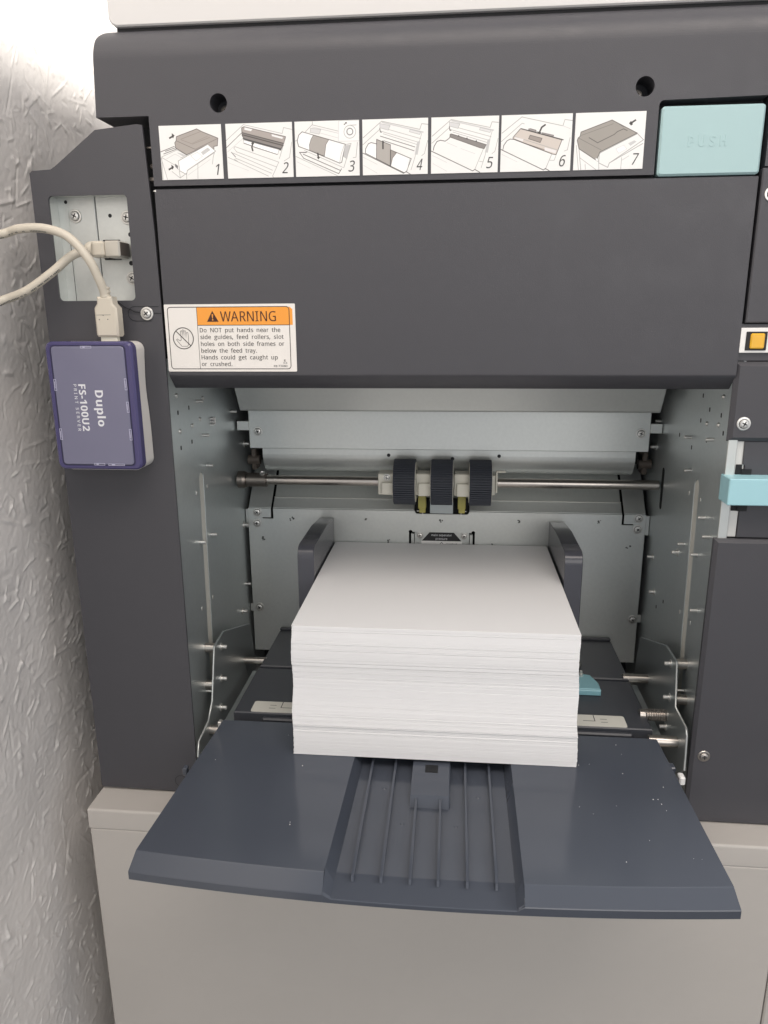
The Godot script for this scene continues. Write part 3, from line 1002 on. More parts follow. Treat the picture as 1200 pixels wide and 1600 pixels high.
func right_covers(m: Node3D) -> void:
	var a := MB.new()
	a.prism(V2([0.1880, 1.2935, 0.36, 1.2935, 0.36, 1.3868, 0.1880, 1.3868]), -0.006, 0.0, 0.0008)
	var up := part("right_cover", a, M.dark_plastic, m)
	screw(up, Vector3(0.1950, 1.3715, 0.0))
	var b := MB.new()
	b.box(Vector3(0.1862, 1.2690, -0.006), Vector3(0.36, 1.2930, -0.0022), 0.0004)
	part("switch_recess", b, M.dark_plastic, m)
	var pl := MB.new()
	pl.prism(rrect(0.1858, 1.2744, 0.2150, 1.2904, 0.0006, 3), -0.0022, 0.0, 0.0003)
	var plate := part("switch_plate", pl, M.print_white, m)
	var fr := MB.new()
	fr.box(Vector3(0.1893, 1.2760, -0.001), Vector3(0.2025, 1.2880, 0.0008), 0.0003)
	part("switch_frame", fr, M.recess, plate)
	var bt := MB.new()
	bt.box(Vector3(0.1918, 1.2770, -0.0005), Vector3(0.2008, 1.2869, 0.0020), 0.0008)
	part("orange_button", bt, M.button_orange, plate)
	var c := MB.new()
	c.prism(V2([0.1852, 1.2154, 0.36, 1.2154, 0.36, 1.2686, 0.1852, 1.2686]), -0.0034, 0.0, 0.0028)
	var mid := part("right_cover", c, M.dark_plastic, m)
	screw(mid, Vector3(0.1942, 1.2277, 0.0))
	var al := MB.new()
	al.box(Vector3(0.1876, 1.1470, -0.0062), Vector3(0.1992, 1.2152, -0.0042), 0.0003)
	al.box(Vector3(0.1876, 1.1470, -0.0045), Vector3(0.1888, 1.2152, -0.0036), 0.0002)
	al.box(Vector3(0.1905, 1.1470, -0.0045), Vector3(0.1908, 1.1700, -0.0039))
	part("frame_strip", al, M.alloy, m)
	var d := MB.new()
	d.prism(V2([0.1994, 1.1470, 0.36, 1.1470, 0.36, 1.2152, 0.1976, 1.2152, 0.1978, 1.1995, 0.1994, 1.1985]), -0.019, -0.0030, 0.0003)
	part("recessed_panel", d, M.dark_plastic, m)
	var e := MB.new()
	e.box(Vector3(0.1938, 1.1662, -0.0044), Vector3(0.1978, 1.1990, -0.0034))
	e.box(Vector3(0.1975, 1.1662, -0.0034), Vector3(0.2040, 1.1960, -0.0025))
	part("lever_slot", e, M.black, m)
	var lv := MB.new()
	lv.box(Vector3(0.1852, 1.1737, -0.006), Vector3(0.2600, 1.1921, 0.0120), 0.0006)
	part("side_lever", lv, M.lever_blue, m, "light blue lever at the side of the feed bay")
	var g := MB.new()
	g.prism(V2([0.1836, 0.9165, 0.36, 0.9165, 0.36, 1.1465, 0.1836, 1.1465]), -0.0034, 0.0020, 0.0024)
	var low := part("right_cover", g, M.dark_plastic, m)
	screw(low, Vector3(0.1930, 0.9752, 0.0018), screw_dull)


func stud(parent: Node, kind: int, x: float, z: float, y: float, s: float) -> void:
	# 0 stud, 1 rivet, 2 slot, 3 hex screw, 4 oval hole
	var t := Transform3D(Basis(Vector3(0, 0, -1), Vector3(0, 1, 0), Vector3(1, 0, 0)) if s > 0 else Basis(Vector3(0, 0, 1), Vector3(0, 1, 0), Vector3(-1, 0, 0)), Vector3(x, y, z))
	var names := ["stud", "rivet", "slot_hole", "set_screw", "rivet"]
	if not studs.has(kind):
		var a := MB.new()
		if kind == 0:
			a.lathe([Vector2(0.0014, 0), Vector2(0.0014, 0.0050), Vector2(0.0011, 0.0055), Vector2(0, 0.0056)], Transform3D.IDENTITY, 12)
		elif kind == 1:
			a.lathe([Vector2(0.0018, 0), Vector2(0.0018, 0.0004), Vector2(0.0013, 0.0012), Vector2(0, 0.0015)], Transform3D.IDENTITY, 12)
		elif kind == 2:
			a.prism(rrect(-0.0012, -0.0017, 0.0012, 0.0017, 0.0008, 3), -0.001, 0.00008)
		elif kind == 3:
			a.lathe([Vector2(0.0034, 0), Vector2(0.0034, 0.0006), Vector2(0.0018, 0.0007), Vector2(0.0018, 0.0045), Vector2(0.0014, 0.0052), Vector2(0, 0.0053)], Transform3D.IDENTITY, 14)
		else:
			a.prism(rrect(-0.0014, -0.0020, 0.0014, 0.0020, 0.0013, 4), -0.001, 0.0004, 0.0002)
		studs[kind] = a.mesh()
	var o := part(names[kind], studs[kind], M.recess if kind == 2 else M.zinc, parent)
	o.transform = t


var studs := {}


func bay(m: Node3D) -> void:
	# side plates with the long slot that opens at the foot
	for s: float in [1.0, -1.0]:
		var left := s > 0.0
		var x := -0.2105 if left else 0.191
		var poly := PackedVector2Array()      # (z, y)
		var zc0 := -0.0745 if left else -0.0715
		var lean := 0.0075 if left else 0.0095
		poly.append_array(V2([-0.0035, 0.9180, -0.0035, 1.2700, -0.2440, 1.2700, -0.2440, 0.9180]))
		poly.append(Vector2(zc0 + lean * 1.25 - 0.0054, 0.9180))
		for k in 9:
			poly.append(Vector2(zc0, 1.1680) + Vector2.from_angle(PI - PI * k / 8.0) * 0.0054)
		poly.append(Vector2(zc0 + lean * 1.25 + 0.0054, 0.9180))
		var a := MB.new()
		var xf := Transform3D(Basis(Vector3(0, 0, 1), Vector3(0, 1, 0), Vector3(s, 0, 0)), Vector3(x, 0, 0))
		a.prism(poly, -0.0016, 0.0, 0.0003, xf)
		var side := part("side_frame", a, M.side_steel, m)
		var b := MB.new()
		var inner := PackedVector2Array()
		inner.append(Vector2(zc0 + lean * 1.25 - 0.0053, 0.9180))
		for k in 9:
			inner.append(Vector2(zc0, 1.1680) + Vector2.from_angle(PI - PI * k / 8.0) * 0.0053)
		inner.append(Vector2(zc0 + lean * 1.25 + 0.0053, 0.9180))
		b.prism(inner, -0.0015, -0.0005, 0.0, xf)
		part("slot_strip", b, M.slot_beige, side)
		var e := MB.new()
		e.box(Vector3(minf(x - s * 0.0016, x + s * 0.0046) , 0.925, -0.0034), Vector3(maxf(x - s * 0.0016, x + s * 0.0046), 1.2495, -0.0020), 0.0003)
		part("front_flange", e, M.edge_steel, side)
		var list: Array
		if left:
			list = [[1, -0.0313, 1.2419], [0, -0.0756, 1.2326], [1, -0.0902, 1.2337], [2, -0.0568, 1.2297], [2, -0.0325, 1.2287], [1, -0.0803, 1.2173], [1, -0.0611, 1.2147], [1, -0.0335, 1.2142], [0, -0.0854, 1.2031], [2, -0.0584, 1.2021], [2, -0.0335, 1.2013], [0, -0.1689, 1.2126], [3, -0.2080, 1.1754], [0, -0.0899, 1.1764], [4, -0.0606, 1.1589], [4, -0.0880, 1.1585], [0, -0.0892, 1.1148], [0, -0.0592, 1.1170], [4, -0.0829, 1.0586], [4, -0.0537, 1.0595], [3, -0.1897, 1.0952], [0, -0.1847, 1.0336], [3, -0.1681, 1.0101], [0, -0.0505, 0.984]]
		else:
			list = [[2, -0.0779, 1.2384], [1, -0.0335, 1.2422], [2, -0.0600, 1.2298], [2, -0.0345, 1.2288], [2, -0.0778, 1.2192], [1, -0.0624, 1.2189], [1, -0.0376, 1.2214], [2, -0.0268, 1.2170], [0, -0.0449, 1.2095], [2, -0.0600, 1.2065], [0, -0.0970, 1.2030], [2, -0.0935, 1.1953], [2, -0.1286, 1.2000], [0, -0.0887, 1.1774], [0, -0.1888, 1.2033], [3, -0.1985, 1.1777], [4, -0.0885, 1.1590], [4, -0.0602, 1.1600], [0, -0.0446, 1.1498], [0, -0.0307, 1.1388], [0, -0.0877, 1.1156], [3, -0.1022, 1.1037], [3, -0.1758, 1.0754], [3, -0.1609, 1.0454], [0, -0.0528, 1.1176], [0, -0.0408, 1.0759], [4, -0.0815, 1.0581], [4, -0.0538, 1.0601], [0, -0.0534, 1.0003], [2, -0.150, 1.035], [2, -0.130, 1.048]]
		for q in list:
			stud(side, q[0], x, q[1], q[2], s)
		if left:
			var cl := MB.new()
			for k in [-1, 0, 1]:
				cl.box(Vector3(x, 1.2117 + k * 0.0026 - 0.0006, -0.1120), Vector3(x + 0.003, 1.2117 + k * 0.0026 + 0.0006, -0.1050), 0.0003)
			cl.box(Vector3(x, 1.2085, -0.1135), Vector3(x + 0.003, 1.2149, -0.1120), 0.0003)
			part("clip", cl, M.print_white, side)
		else:
			var sl := MB.new()
			sl.prism(rrect(0.1360 - 0.0035, 1.1250, 0.1360 + 0.0035, 1.1640, 0.0034, 5), 0.0, 0.0002, 0.0, Transform3D(Basis(Vector3(0, 0, -1), Vector3(0, 1, 0), Vector3(-1, 0, 0)), Vector3(x, 0.0, -0.030)))
			part("bearing_slot", sl, M.black, side)
	# deflector plates under the front panel
	var p1 := MB.new()
	var q1 := [Vector3(-0.1995, 1.2700, -0.127), Vector3(0.1820, 1.2700, -0.127), Vector3(0.1790, 1.2170, -0.149), Vector3(-0.1960, 1.2170, -0.149)]
	p1.quad(q1[3], q1[2], q1[1], q1[0])
	p1.quad(q1[3] + Vector3(0, -0.0012, -0.0012), q1[2] + Vector3(0, -0.0012, -0.0012), q1[2], q1[3])
	p1.quad(q1[3] + Vector3(0.0, 0.0, -0.0015), q1[3], q1[0], q1[0] + Vector3(0, 0, -0.0015))
	part("upper_deflector", p1, M.galvanised_steel, m)
	var p2 := MB.new()
	p2.box(Vector3(-0.1972, 1.1757, -0.1815), Vector3(0.1797, 1.2290, -0.1800), 0.0004)
	p2.box(Vector3(-0.2090, 1.1930, -0.1822), Vector3(-0.1973, 1.2020, -0.1802), 0.0004)
	p2.box(Vector3(0.1798, 1.1930, -0.1822), Vector3(0.1905, 1.2020, -0.1802), 0.0004)
	var cross := part("cross_plate", p2, M.galvanised_steel, m)
	screw(cross, Vector3(-0.1885, 1.1923, -0.18))
	screw(cross, Vector3(0.1715, 1.1930, -0.18))
	# curved guide below it
	var pr := PackedVector2Array()
	pr.append(Vector2(0.1865, 1.1840))
	pr.append(Vector2(0.1865, 1.1690))
	for k in 11:
		pr.append(Vector2(0.2065, 1.1690) + Vector2.from_angle(PI + PI / 2 * k / 10.0) * 0.0200)
	pr.append(Vector2(0.230, 1.1490))
	pr.append(Vector2(0.230, 1.1840))
	var p3 := MB.new()
	p3.prism(pr, -0.1865, 0.1700, 0.0, ALONG_X)
	var curved := part("curved_guide", p3, M.galvanised_steel, m)
	for q in [Vector2(-0.0624, 1.1690), Vector2(-0.0009, 1.1662), Vector2(0.0433, 1.1692)]:
		var hs := MB.new()
		hs.prism(circle(q.x, q.y, 0.0017, 16), -0.190, -0.1863)
		part("hole", hs, M.black, curved)
	# brackets in the dark ends
	for s: float in [-1.0, 1.0]:
		var e := MB.new()
		var cx := -0.0085 + s * 0.191
		e.box(Vector3(cx - 0.0025, 1.150, -0.215), Vector3(cx + 0.0025, 1.172, -0.200), 0.001)
		e.lathe([Vector2(0.0048, -0.006), Vector2(0.0048, 0.006), Vector2(0, 0.006)], Transform3D(Basis(Vector3(0, 0, -1), Vector3(0, 1, 0), Vector3(1, 0, 0)), Vector3(cx, 1.160, -0.203)), 16)
		part("end_bracket", e, M.bearing, m)
	# sloping paper guide and the back plate with its cut-outs
	var up_n := Vector3(0, 1.0, 1.0).normalized()
	for s in [[-0.2066, -0.1835], [-0.1813, -0.0378], [0.0166, 0.1640], [0.1662, 0.1865]]:
		var lift_ := 0.0016 if s[0] == -0.1813 or s[0] == 0.0166 else 0.0
		var sp := MB.new()
		sp.prism(V2([s[0], 0.0, s[1], 0.0, s[1], 0.058 if lift_ == 0.0 else 0.0125, s[0], 0.058 if lift_ == 0.0 else 0.0125]), -0.0012, 0.0, 0.0004, Transform3D(Basis(Vector3(1, 0, 0), Vector3(0, 0.72, -0.694), Vector3(0, 0.694, 0.72)), Vector3(0, 1.1119, -0.1964)))
		part("slope_plate", sp, M.galvanised_steel, m)
	var sq := MB.new()
	sq.prism(V2([-0.1813, 0.0128, 0.1640, 0.0128, 0.1640, 0.058, -0.1813, 0.058]), -0.0032, -0.0018, 0.0002, Transform3D(Basis(Vector3(1, 0, 0), Vector3(0, 0.72, -0.694), Vector3(0, 0.694, 0.72)), Vector3(0, 1.1119, -0.1964)))
	for fx in [[-0.1813, -0.0560], [0.0360, 0.1640]]:
		var fe := MB.new()
		fe.box(Vector3(fx[0], 0.0120, 0.0001), Vector3(fx[1], 0.0129, 0.0005), 0.0, Transform3D(Basis(Vector3(1, 0, 0), Vector3(0, 0.72, -0.694), Vector3(0, 0.694, 0.72)), Vector3(0, 1.1119, -0.1964)))
		part("flap_edge", fe, M.zinc, m)
	var slope := part("slope_plate", sq, M.galvanised_steel, m)
	var outline := V2([-0.2072, 0.955, -0.2072, 1.1110, -0.0375, 1.1110])
	for k in 4:
		outline.append(Vector2(-0.0350, 1.1105) + Vector2.from_angle(PI + PI / 2 * k / 3.0) * 0.0022)
	for k in 4:
		outline.append(Vector2(0.0140, 1.1105) + Vector2.from_angle(-PI / 2 + PI / 2 * k / 3.0) * 0.0022)
	outline.append_array(V2([0.0165, 1.1110, 0.1868, 1.1110, 0.1868, 0.955]))
	var body := csg_poly(outline, 0.0016, Transform3D(Basis.IDENTITY, Vector3(0, 0, -0.196)))
	var cuts := []
	for w in [[-0.0431, 1.0895, -0.0405, 0.98], [0.0200, 1.0895, 0.0226, 0.98], [-0.0431, 1.0895, 0.0226, 0.98]]:
		cuts.append(csg_poly(V2([w[0], w[3], w[2], w[3], w[2], w[1], w[0], w[1]]), 0.02, Transform3D(Basis.IDENTITY, Vector3(0, 0, -0.19)), CSGShape3D.OPERATION_SUBTRACTION))
	for q in [-0.0415, 0.0210]:
		cuts.append(csg_poly(circle(q, 1.0895, 0.0019, 16), 0.02, Transform3D(Basis.IDENTITY, Vector3(0, 0, -0.19)), CSGShape3D.OPERATION_SUBTRACTION))
	# thin gaps round the two corner tabs
	for w in [[-0.1836, 1.1005, -0.1812, 1.1130], [-0.1925, 1.1005, -0.1812, 1.1018], [0.1642, 1.1005, 0.1664, 1.1130], [0.1642, 1.1005, 0.1755, 1.1018]]:
		cuts.append(csg_poly(V2([w[0], w[1], w[2], w[1], w[2], w[3], w[0], w[3]]), 0.02, Transform3D(Basis.IDENTITY, Vector3(0, 0, -0.19)), CSGShape3D.OPERATION_SUBTRACTION))
	var back := carve("back_plate", body, cuts, M.galvanised_steel, m)
	for q in [Vector2(-0.1976, 1.1072), Vector2(-0.1982, 1.0957), Vector2(-0.2001, 1.0040), Vector2(0.1800, 1.1077), Vector2(0.1797, 1.0967), Vector2(0.1821, 1.0022)]:
		screw(back, Vector3(q.x, q.y, -0.196))
	for q in [Vector2(-0.1622, 1.1011), Vector2(-0.0870, 1.1019), Vector2(-0.1924, 1.0788), Vector2(-0.0106, 1.1014), Vector2(0.0649, 1.1016), Vector2(0.1421, 1.1018), Vector2(0.1713, 1.0782), Vector2(-0.0645, 1.0775), Vector2(0.0406, 1.0772)]:
		var sc := MB.new()
		for k in rng.randi_range(4, 7):
			sc.prism(circle(q.x + rng.randfn(0, 0.0011), q.y + rng.randfn(0, 0.0011), rng.randf_range(0.0004, 0.0012), 9), -0.1962, -0.1958 + 0.00004 * k)
		part("weld_mark", sc, M.scorch, back)
	for s in [[-0.2098, -0.2074], [0.1870, 0.1905]]:
		for y in [[1.0905, 1.1100], [0.999, 1.007]]:
			var tab := MB.new()
			tab.box(Vector3(s[0], y[0], -0.1985), Vector3(s[1], y[1], -0.1965), 0.0002)
			part("side_tab", tab, M.galvanised_steel, back)
	# separator unit behind the opening
	var se := MB.new()
	se.box(Vector3(-0.0376, 0.98, -0.2015), Vector3(0.0172, 1.0889, -0.1995), 0.0003)
	se.box(Vector3(-0.0412, 0.98, -0.2010), Vector3(-0.0380, 1.0872, -0.1975), 0.0004)
	se.box(Vector3(0.0176, 0.98, -0.2010), Vector3(0.0207, 1.0872, -0.1975), 0.0004)
	var sep := part("separator_plate", se, M.galvanised_steel, m)
	for q in [-0.0323, 0.0120]:
		screw(sep, Vector3(q, 1.0852, -0.1995), screw_small)
	var tz := MB.new()
	tz.prism(V2([-0.0303, 1.0795, 0.0095, 1.0795, 0.0018, 1.0884, -0.0226, 1.0884]), -0.1996, -0.19935)
	part("separator_label", tz, M.recess, sep)
	var wl := MB.new()
	wl.prism(V2([-0.0308, 1.06, 0.0100, 1.06, 0.0100, 1.0794, -0.0308, 1.0794]), -0.1996, -0.19935)
	part("separator_scale", wl, M.print_white, sep)
	var st := new_st()
	var tf := Transform3D(Basis.IDENTITY, Vector3(0, 0, -0.1993))
	text(st, "main separator", regular, -0.0208, 1.0846, 0.0206, 0.0021, tf)
	text(st, "pressure", regular, -0.0164, 1.0808, 0.0116, 0.0021, tf)
	part("lettering", st.commit(), M.white_ink, sep)
	var st2 := new_st()
	text(st2, "standard", regular, -0.0062, 1.0752, 0.0112, 0.0021, tf)
	part("lettering", st2.commit(), M.grey_ink, sep)
	var ar := MB.new()
	ar.ribbon([Vector2(-0.0130, 1.0750), Vector2(-0.0104, 1.0782), Vector2(-0.0078, 1.0750), Vector2(-0.0104, 1.0720)], 0.0005, -0.1993, true)
	part("arrow_symbol", ar, M.grey_ink, sep)


func feed_roller(m: Node3D) -> void:
	var along := Transform3D(Basis(Vector3(0, 0, -1), Vector3(0, 1, 0), Vector3(1, 0, 0)), Vector3(0, 1.1462, -0.172))
	var sh := MB.new()
	sh.lathe([Vector2(0, -0.2080), Vector2(0.0045, -0.2080), Vector2(0.0045, 0.1890), Vector2(0, 0.1890)], along, 28)
	var shaft := part("roller_shaft", sh, M.shaft_steel, m)
	var co := MB.new()
	co.lathe([Vector2(0.004, -0.1988), Vector2(0.0068, -0.1984), Vector2(0.0068, -0.1796), Vector2(0.004, -0.1792)], along, 28)
	co.lathe([Vector2(0.004, -0.2075), Vector2(0.0084, -0.2075), Vector2(0.0084, -0.2025), Vector2(0.0074, -0.1998), Vector2(0.004, -0.1998)], along, 28)
	part("collar", co, M.collar_steel, shaft)
	var cs := MB.new()
	cs.lathe([Vector2(0.0026, 0), Vector2(0.0026, 0.0016), Vector2(0.0017, 0.002), Vector2(0.001, 0.0012), Vector2(0, 0.0012)], Transform3D(Basis(Vector3(1, 0, 0), Vector3(0, 0.5, -0.85), Vector3(0, 0.85, 0.5)), Vector3(-0.1832, 1.1526, -0.1692)), 14)
	part("collar_screw", cs, M.zinc, shaft)
	# cream carrier
	var c := MB.new()
	c.box(Vector3(-0.0706, 1.1352, -0.182), Vector3(-0.0560, 1.1556, -0.163), 0.0008)
	c.box(Vector3(-0.0668, 1.1362, -0.163), Vector3(-0.0560, 1.1478, -0.159), 0.0006)
	c.box(Vector3(-0.0350, 1.1352, -0.180), Vector3(-0.0206, 1.1560, -0.1625), 0.0008)
	c.box(Vector3(-0.0325, 1.1352, -0.1625), Vector3(-0.0206, 1.1475, -0.1595), 0.0006)
	c.box(Vector3(0.0010, 1.1352, -0.180), Vector3(0.0154, 1.1560, -0.1625), 0.0008)
	c.box(Vector3(0.0035, 1.1352, -0.1625), Vector3(0.0154, 1.1475, -0.1595), 0.0006)
	c.box(Vector3(0.0356, 1.1362, -0.180), Vector3(0.0395, 1.1550, -0.163), 0.0006)
	c.lathe([Vector2(0.008, -0.0700), Vector2(0.008, 0.0390)], along, 24)
	var carrier := part("roller_carrier", c, M.cream, m)
	screw(carrier, Vector3(-0.0622, 1.1520, -0.1629), screw_small)
	var hk := MB.new()
	hk.box(Vector3(0.0396, 1.1388, -0.166), Vector3(0.0412, 1.1595, -0.1615), 0.0004)
	hk.box(Vector3(0.0396, 1.1582, -0.166), Vector3(0.0482, 1.1597, -0.1615), 0.0004)
	part("retaining_hook", hk, M.cream, carrier)
	# three ribbed rubber rollers
	var ribs := 58
	var prof := PackedVector2Array()
	for k in ribs:
		for e in [[0.0, 0.0205], [0.14, 0.0217], [0.62, 0.0217], [0.78, 0.0205]]:
			prof.append(Vector2.from_angle(TAU * (k + e[0]) / ribs) * e[1])
	for x in [-0.0557, -0.0206, 0.0153]:
		var r := MB.new()
		r.prism(prof, x, x + 0.0203, 0.0, along)
		var roll := part("feed_roller", r, M.rubber, m)
		var hb := MB.new()
		hb.lathe([Vector2(0.012, -0.0006), Vector2(0.0192, -0.0006), Vector2(0.0192, 0.0209), Vector2(0.012, 0.0209)], along * Transform3D(Basis.IDENTITY, Vector3(0, 0, x)), 36)
		part("roller_core", hb, M.cream, roll)
	# small guides under the rollers
	for x in [-0.0336, 0.0049]:
		var y := MB.new()
		y.box(Vector3(x, 1.1165, -0.192), Vector3(x + 0.0078, 1.1310, -0.184), 0.0006)
		y.box(Vector3(x + 0.001, 1.1120, -0.191), Vector3(x + 0.0072, 1.1166, -0.186), 0.0005)
		part("nylon_guide", y, M.yellow_nylon, m)
	var w := MB.new()
	w.box(Vector3(-0.0296, 1.108, -0.1905), Vector3(-0.0288, 1.117, -0.1895))
	w.box(Vector3(0.0080, 1.108, -0.1905), Vector3(0.0088, 1.117, -0.1895))
	w.box(Vector3(-0.0350, 1.1125, -0.1905), Vector3(-0.0296, 1.1132, -0.1895))
	w.box(Vector3(0.0088, 1.1128, -0.1905), Vector3(0.0135, 1.1135, -0.1895))
	part("guide_spring", w, M.zinc, m)
	var pad := MB.new()
	pad.prism(V2([0.0, 0.0, 0.016, 0.0, 0.020, 0.006, 0.0, 0.012]), -0.0218, 0.0004, 0.0, Transform3D(Basis(Vector3(0, 0, -1), Vector3(0, 1, 0), Vector3(1, 0, 0)), Vector3(0, 1.1125, -0.183)))
	part("separator_pad", pad, M.lift_steel, m)
	var nb := MB.new()
	nb.box(Vector3(-0.0374, 1.105, -0.222), Vector3(0.0164, 1.122, -0.204))
	part("separator_well", nb, M.black, m)


func lift(m: Node3D) -> void:
	# lift plates that carry the trays on both sides
	var lp := V2([-0.150, 1.0050, -0.0690, 1.0325, -0.0434, 1.0300, -0.0290, 0.9866, -0.0167, 0.9750, 0.0080, 0.9710, 0.0123, 0.9600, -0.02, 0.950, -0.165, 0.950])
	var rp := V2([-0.150, 1.0040, -0.100, 1.0216, -0.0710, 1.0323, -0.0400, 1.0322, -0.0325, 0.9964, -0.0040, 0.9952, -0.0005, 0.9900, 0.0020, 0.9622, -0.02, 0.945, -0.165, 0.945])
	for s: float in [1.0, -1.0]:
		var left := s > 0.0
		var x := -0.1980 if left else 0.1790
		var a := MB.new()
		a.prism(lp if left else rp, -0.0016, 0.0, 0.0003, Transform3D(Basis(Vector3(0, 0, 1), Vector3(0, 1, 0), Vector3(s, 0, 0)), Vector3(x, 0, 0)))
		var e := part("lift_plate", a, M.lift_steel, m)
		# bright bent rim along the front edge
		var rim := MB.new()
		var path := PackedVector3Array()
		for p in ([[-0.0434, 1.0300], [-0.0290, 0.9866], [-0.0167, 0.9750], [0.0080, 0.9710], [0.0123, 0.9600]] if left else [[-0.0405, 1.0322], [-0.0325, 0.9964], [-0.0040, 0.9952], [-0.0005, 0.9900], [0.0020, 0.9622]]):
			path.append(Vector3(x - s * 0.0008, p[1], p[0]))
		rim.tube(path, 0.00075, 8)
		part("plate_rim", rim, M.edge_steel, e)
		for q in ([[-0.0588, 1.0225], [-0.0535, 0.9950], [-0.0480, 0.9700]] if left else [[-0.0525, 1.0245], [-0.0475, 0.9970], [-0.0495, 0.9690]]):
			stud(e, 3, x, q[0], q[1], s)
		for q in ([[-0.0600, 1.0225], [-0.0550, 0.9900]] if left else [[-0.0560, 1.0245], [-0.0480, 0.9970]]):
			var sp := MB.new()
			sp.lathe([Vector2(0.0042, 0.0017), Vector2(0.0042, 0.0165)], Transform3D(Basis(Vector3(0, 0, 1), Vector3(0, 1, 0), Vector3(-s, 0, 0)), Vector3(x, q[1], q[0] + 0.004)), 16)
			part("spacer", sp, M.shaft_steel, e)
		var rl := MB.new()
		var rx := [-0.1920, -0.1825] if left else [0.1640, 0.1745]
		rl.box(Vector3(rx[0], 0.962, -0.130), Vector3(rx[1], 0.9640, -0.035), 0.0003)
		part("lift_rail", rl, M.lift_steel, e)
		for q in ([[-0.125, 0.9775, 0.0032], [-0.018, 0.9665, 0.0040]] if left else [[-0.114, 0.9790, 0.0040], [-0.050, 0.9790, 0.0044], [-0.0185, 0.9740, 0.0044]]):
			var rod := MB.new()
			var len := 0.022
			rod.lathe([Vector2(q[2], 0.0), Vector2(q[2], len), Vector2(0, len)], Transform3D(Basis(Vector3(0, 0, 1), Vector3(0, 1, 0), Vector3(s, 0, 0)), Vector3(x, q[1], q[0])), 18)
			if not left and q[0] == -0.050:
				for k in 9:
					rod.lathe([Vector2(0.0044, k * 0.0019 + 0.001), Vector2(0.0052, k * 0.0019 + 0.0018), Vector2(0.0044, k * 0.0019 + 0.0026)], Transform3D(Basis(Vector3(0, 0, 1), Vector3(0, 1, 0), Vector3(s, 0, 0)), Vector3(x, q[1], q[0])), 18)
			part("cross_rod", rod, M.shaft_steel, e)
	# paper lift tray: front and rear deck
	var f := MB.new()
	f.prism(V2([-0.1800, -0.1075, 0.1622, -0.1135 + 0.006, 0.1622, -0.0265, -0.1800, -0.0265]), 0.0, 0.0090, 0.0008, Transform3D(Basis(Vector3(1, 0, 0), Vector3(0, 0, 1), Vector3(0, 1, 0)), Vector3(0, 0.9700, 0)))
	f.box(Vector3(-0.155, 0.9705, -0.0265), Vector3(0.146, 0.9765, -0.0215), 0.0012)
	var deck := part("lift_tray", f, M.lift_plastic, m)
	var r := MB.new()
	r.prism(V2([-0.1785, -0.1900, 0.1615, -0.1900, 0.1615, -0.1090, -0.1785, -0.1090]), 0.0, 0.0105, 0.0010, Transform3D(Basis(Vector3(1, 0, 0), Vector3(0, 0, 1), Vector3(0, 1, 0)), Vector3(0, 0.9700, 0)))
	for s in [[-0.178, -0.10], [0.085, 0.161]]:
		r.box(Vector3(s[0], 0.9800, -0.1945), Vector3(s[1], 0.9830, -0.1895), 0.0008)
	part("lift_tray_rear", r, M.lift_plastic, m)
	# side guides
	for s in [[-0.1330, -0.1187], [0.0947, 0.1095]]:
		var g := MB.new()
		var gp := PackedVector2Array()
		gp.append_array(V2([0.083, 0.9805, 0.083, 1.0960]))
		for k in 6:
			gp.append(Vector2(0.0930, 1.0970) + Vector2.from_angle(PI - PI / 2 * k / 5.0) * 0.0100)
		gp.append_array(V2([0.150, 1.1072, 0.194, 1.1030, 0.194, 0.9805]))
		g.prism(gp, s[0], s[1], 0.0006, ALONG_X)
		part("side_guide", g, M.guide_plastic, m)
	var lv := MB.new()
	lv.prism(V2([0.1110, -0.0790, 0.1310, -0.0790, 0.1310, -0.0925, 0.1265, -0.1060, 0.1110, -0.1100]), 0.0, 0.0035, 0.0010, Transform3D(Basis(Vector3(1, 0, 0), Vector3(0, 0, 1), Vector3(0, 1, 0)), Vector3(0, 0.9815, 0)))
	lv.prism(V2([0.1110, 0.9792, 0.1310, 0.9792, 0.1310, 0.9845, 0.1110, 0.9845]), -0.0800, -0.0775, 0.0008)
	var lever := part("guide_lever", lv, M.dark_lever_blue, m, "light blue locking lever of the side guide")
	var nut := MB.new()
	nut.lathe([Vector2(0.0022, 0), Vector2(0.0022, 0.003), Vector2(0.0012, 0.0032), Vector2(0.0012, 0.0055), Vector2(0, 0.0055)], Transform3D(Basis(Vector3(1, 0, 0), -PI / 2), Vector3(0.1175, 0.9845, -0.1030)), 8)
	part("lever_screw", nut, M.zinc, lever)
	var lb := MB.new()
	lb.box(Vector3(0.1105, 0.9806, -0.150), Vector3(0.1225, 0.9850, -0.128), 0.0008)
	part("lever_block", lb, M.scorch, m)
	# size plates
	for s: float in [1.0, -1.0]:
		var cx := -0.0115
		var x0 := cx + s * 0.1545
		var x1 := cx + s * 0.095
		var a := MB.new()
		var sh := rrect(minf(x0, x1), 0.0276, maxf(x0, x1), 0.0448, 0.0020, 4)
		a.prism(sh, 0.0, 0.0004, 0.0, Transform3D(Basis(Vector3(1, 0, 0), Vector3(0, 0, -1), Vector3(0, 1, 0)), Vector3(0, 0.97905, 0)))
		var lab := part("size_label", a, M.slot_beige, m)
		var k := MB.new()
		var flat := Transform3D(Basis(Vector3(1, 0, 0), Vector3(0, 0, -1), Vector3(0, 1, 0)), Vector3(0, 0.97905, 0))
		var lx := cx + s * 0.1300
		k.ribbon([Vector2(lx, 0.0444), Vector2(lx, 0.0352), Vector2(lx - s * 0.0095, 0.0352)], 0.0007, 0.00045, false, flat)
		var fx := cx + s * 0.1345
		k.ribbon([Vector2(fx + s * 0.0055, 0.0338), Vector2(fx, 0.0338)], 0.0006, 0.00045, false, flat)
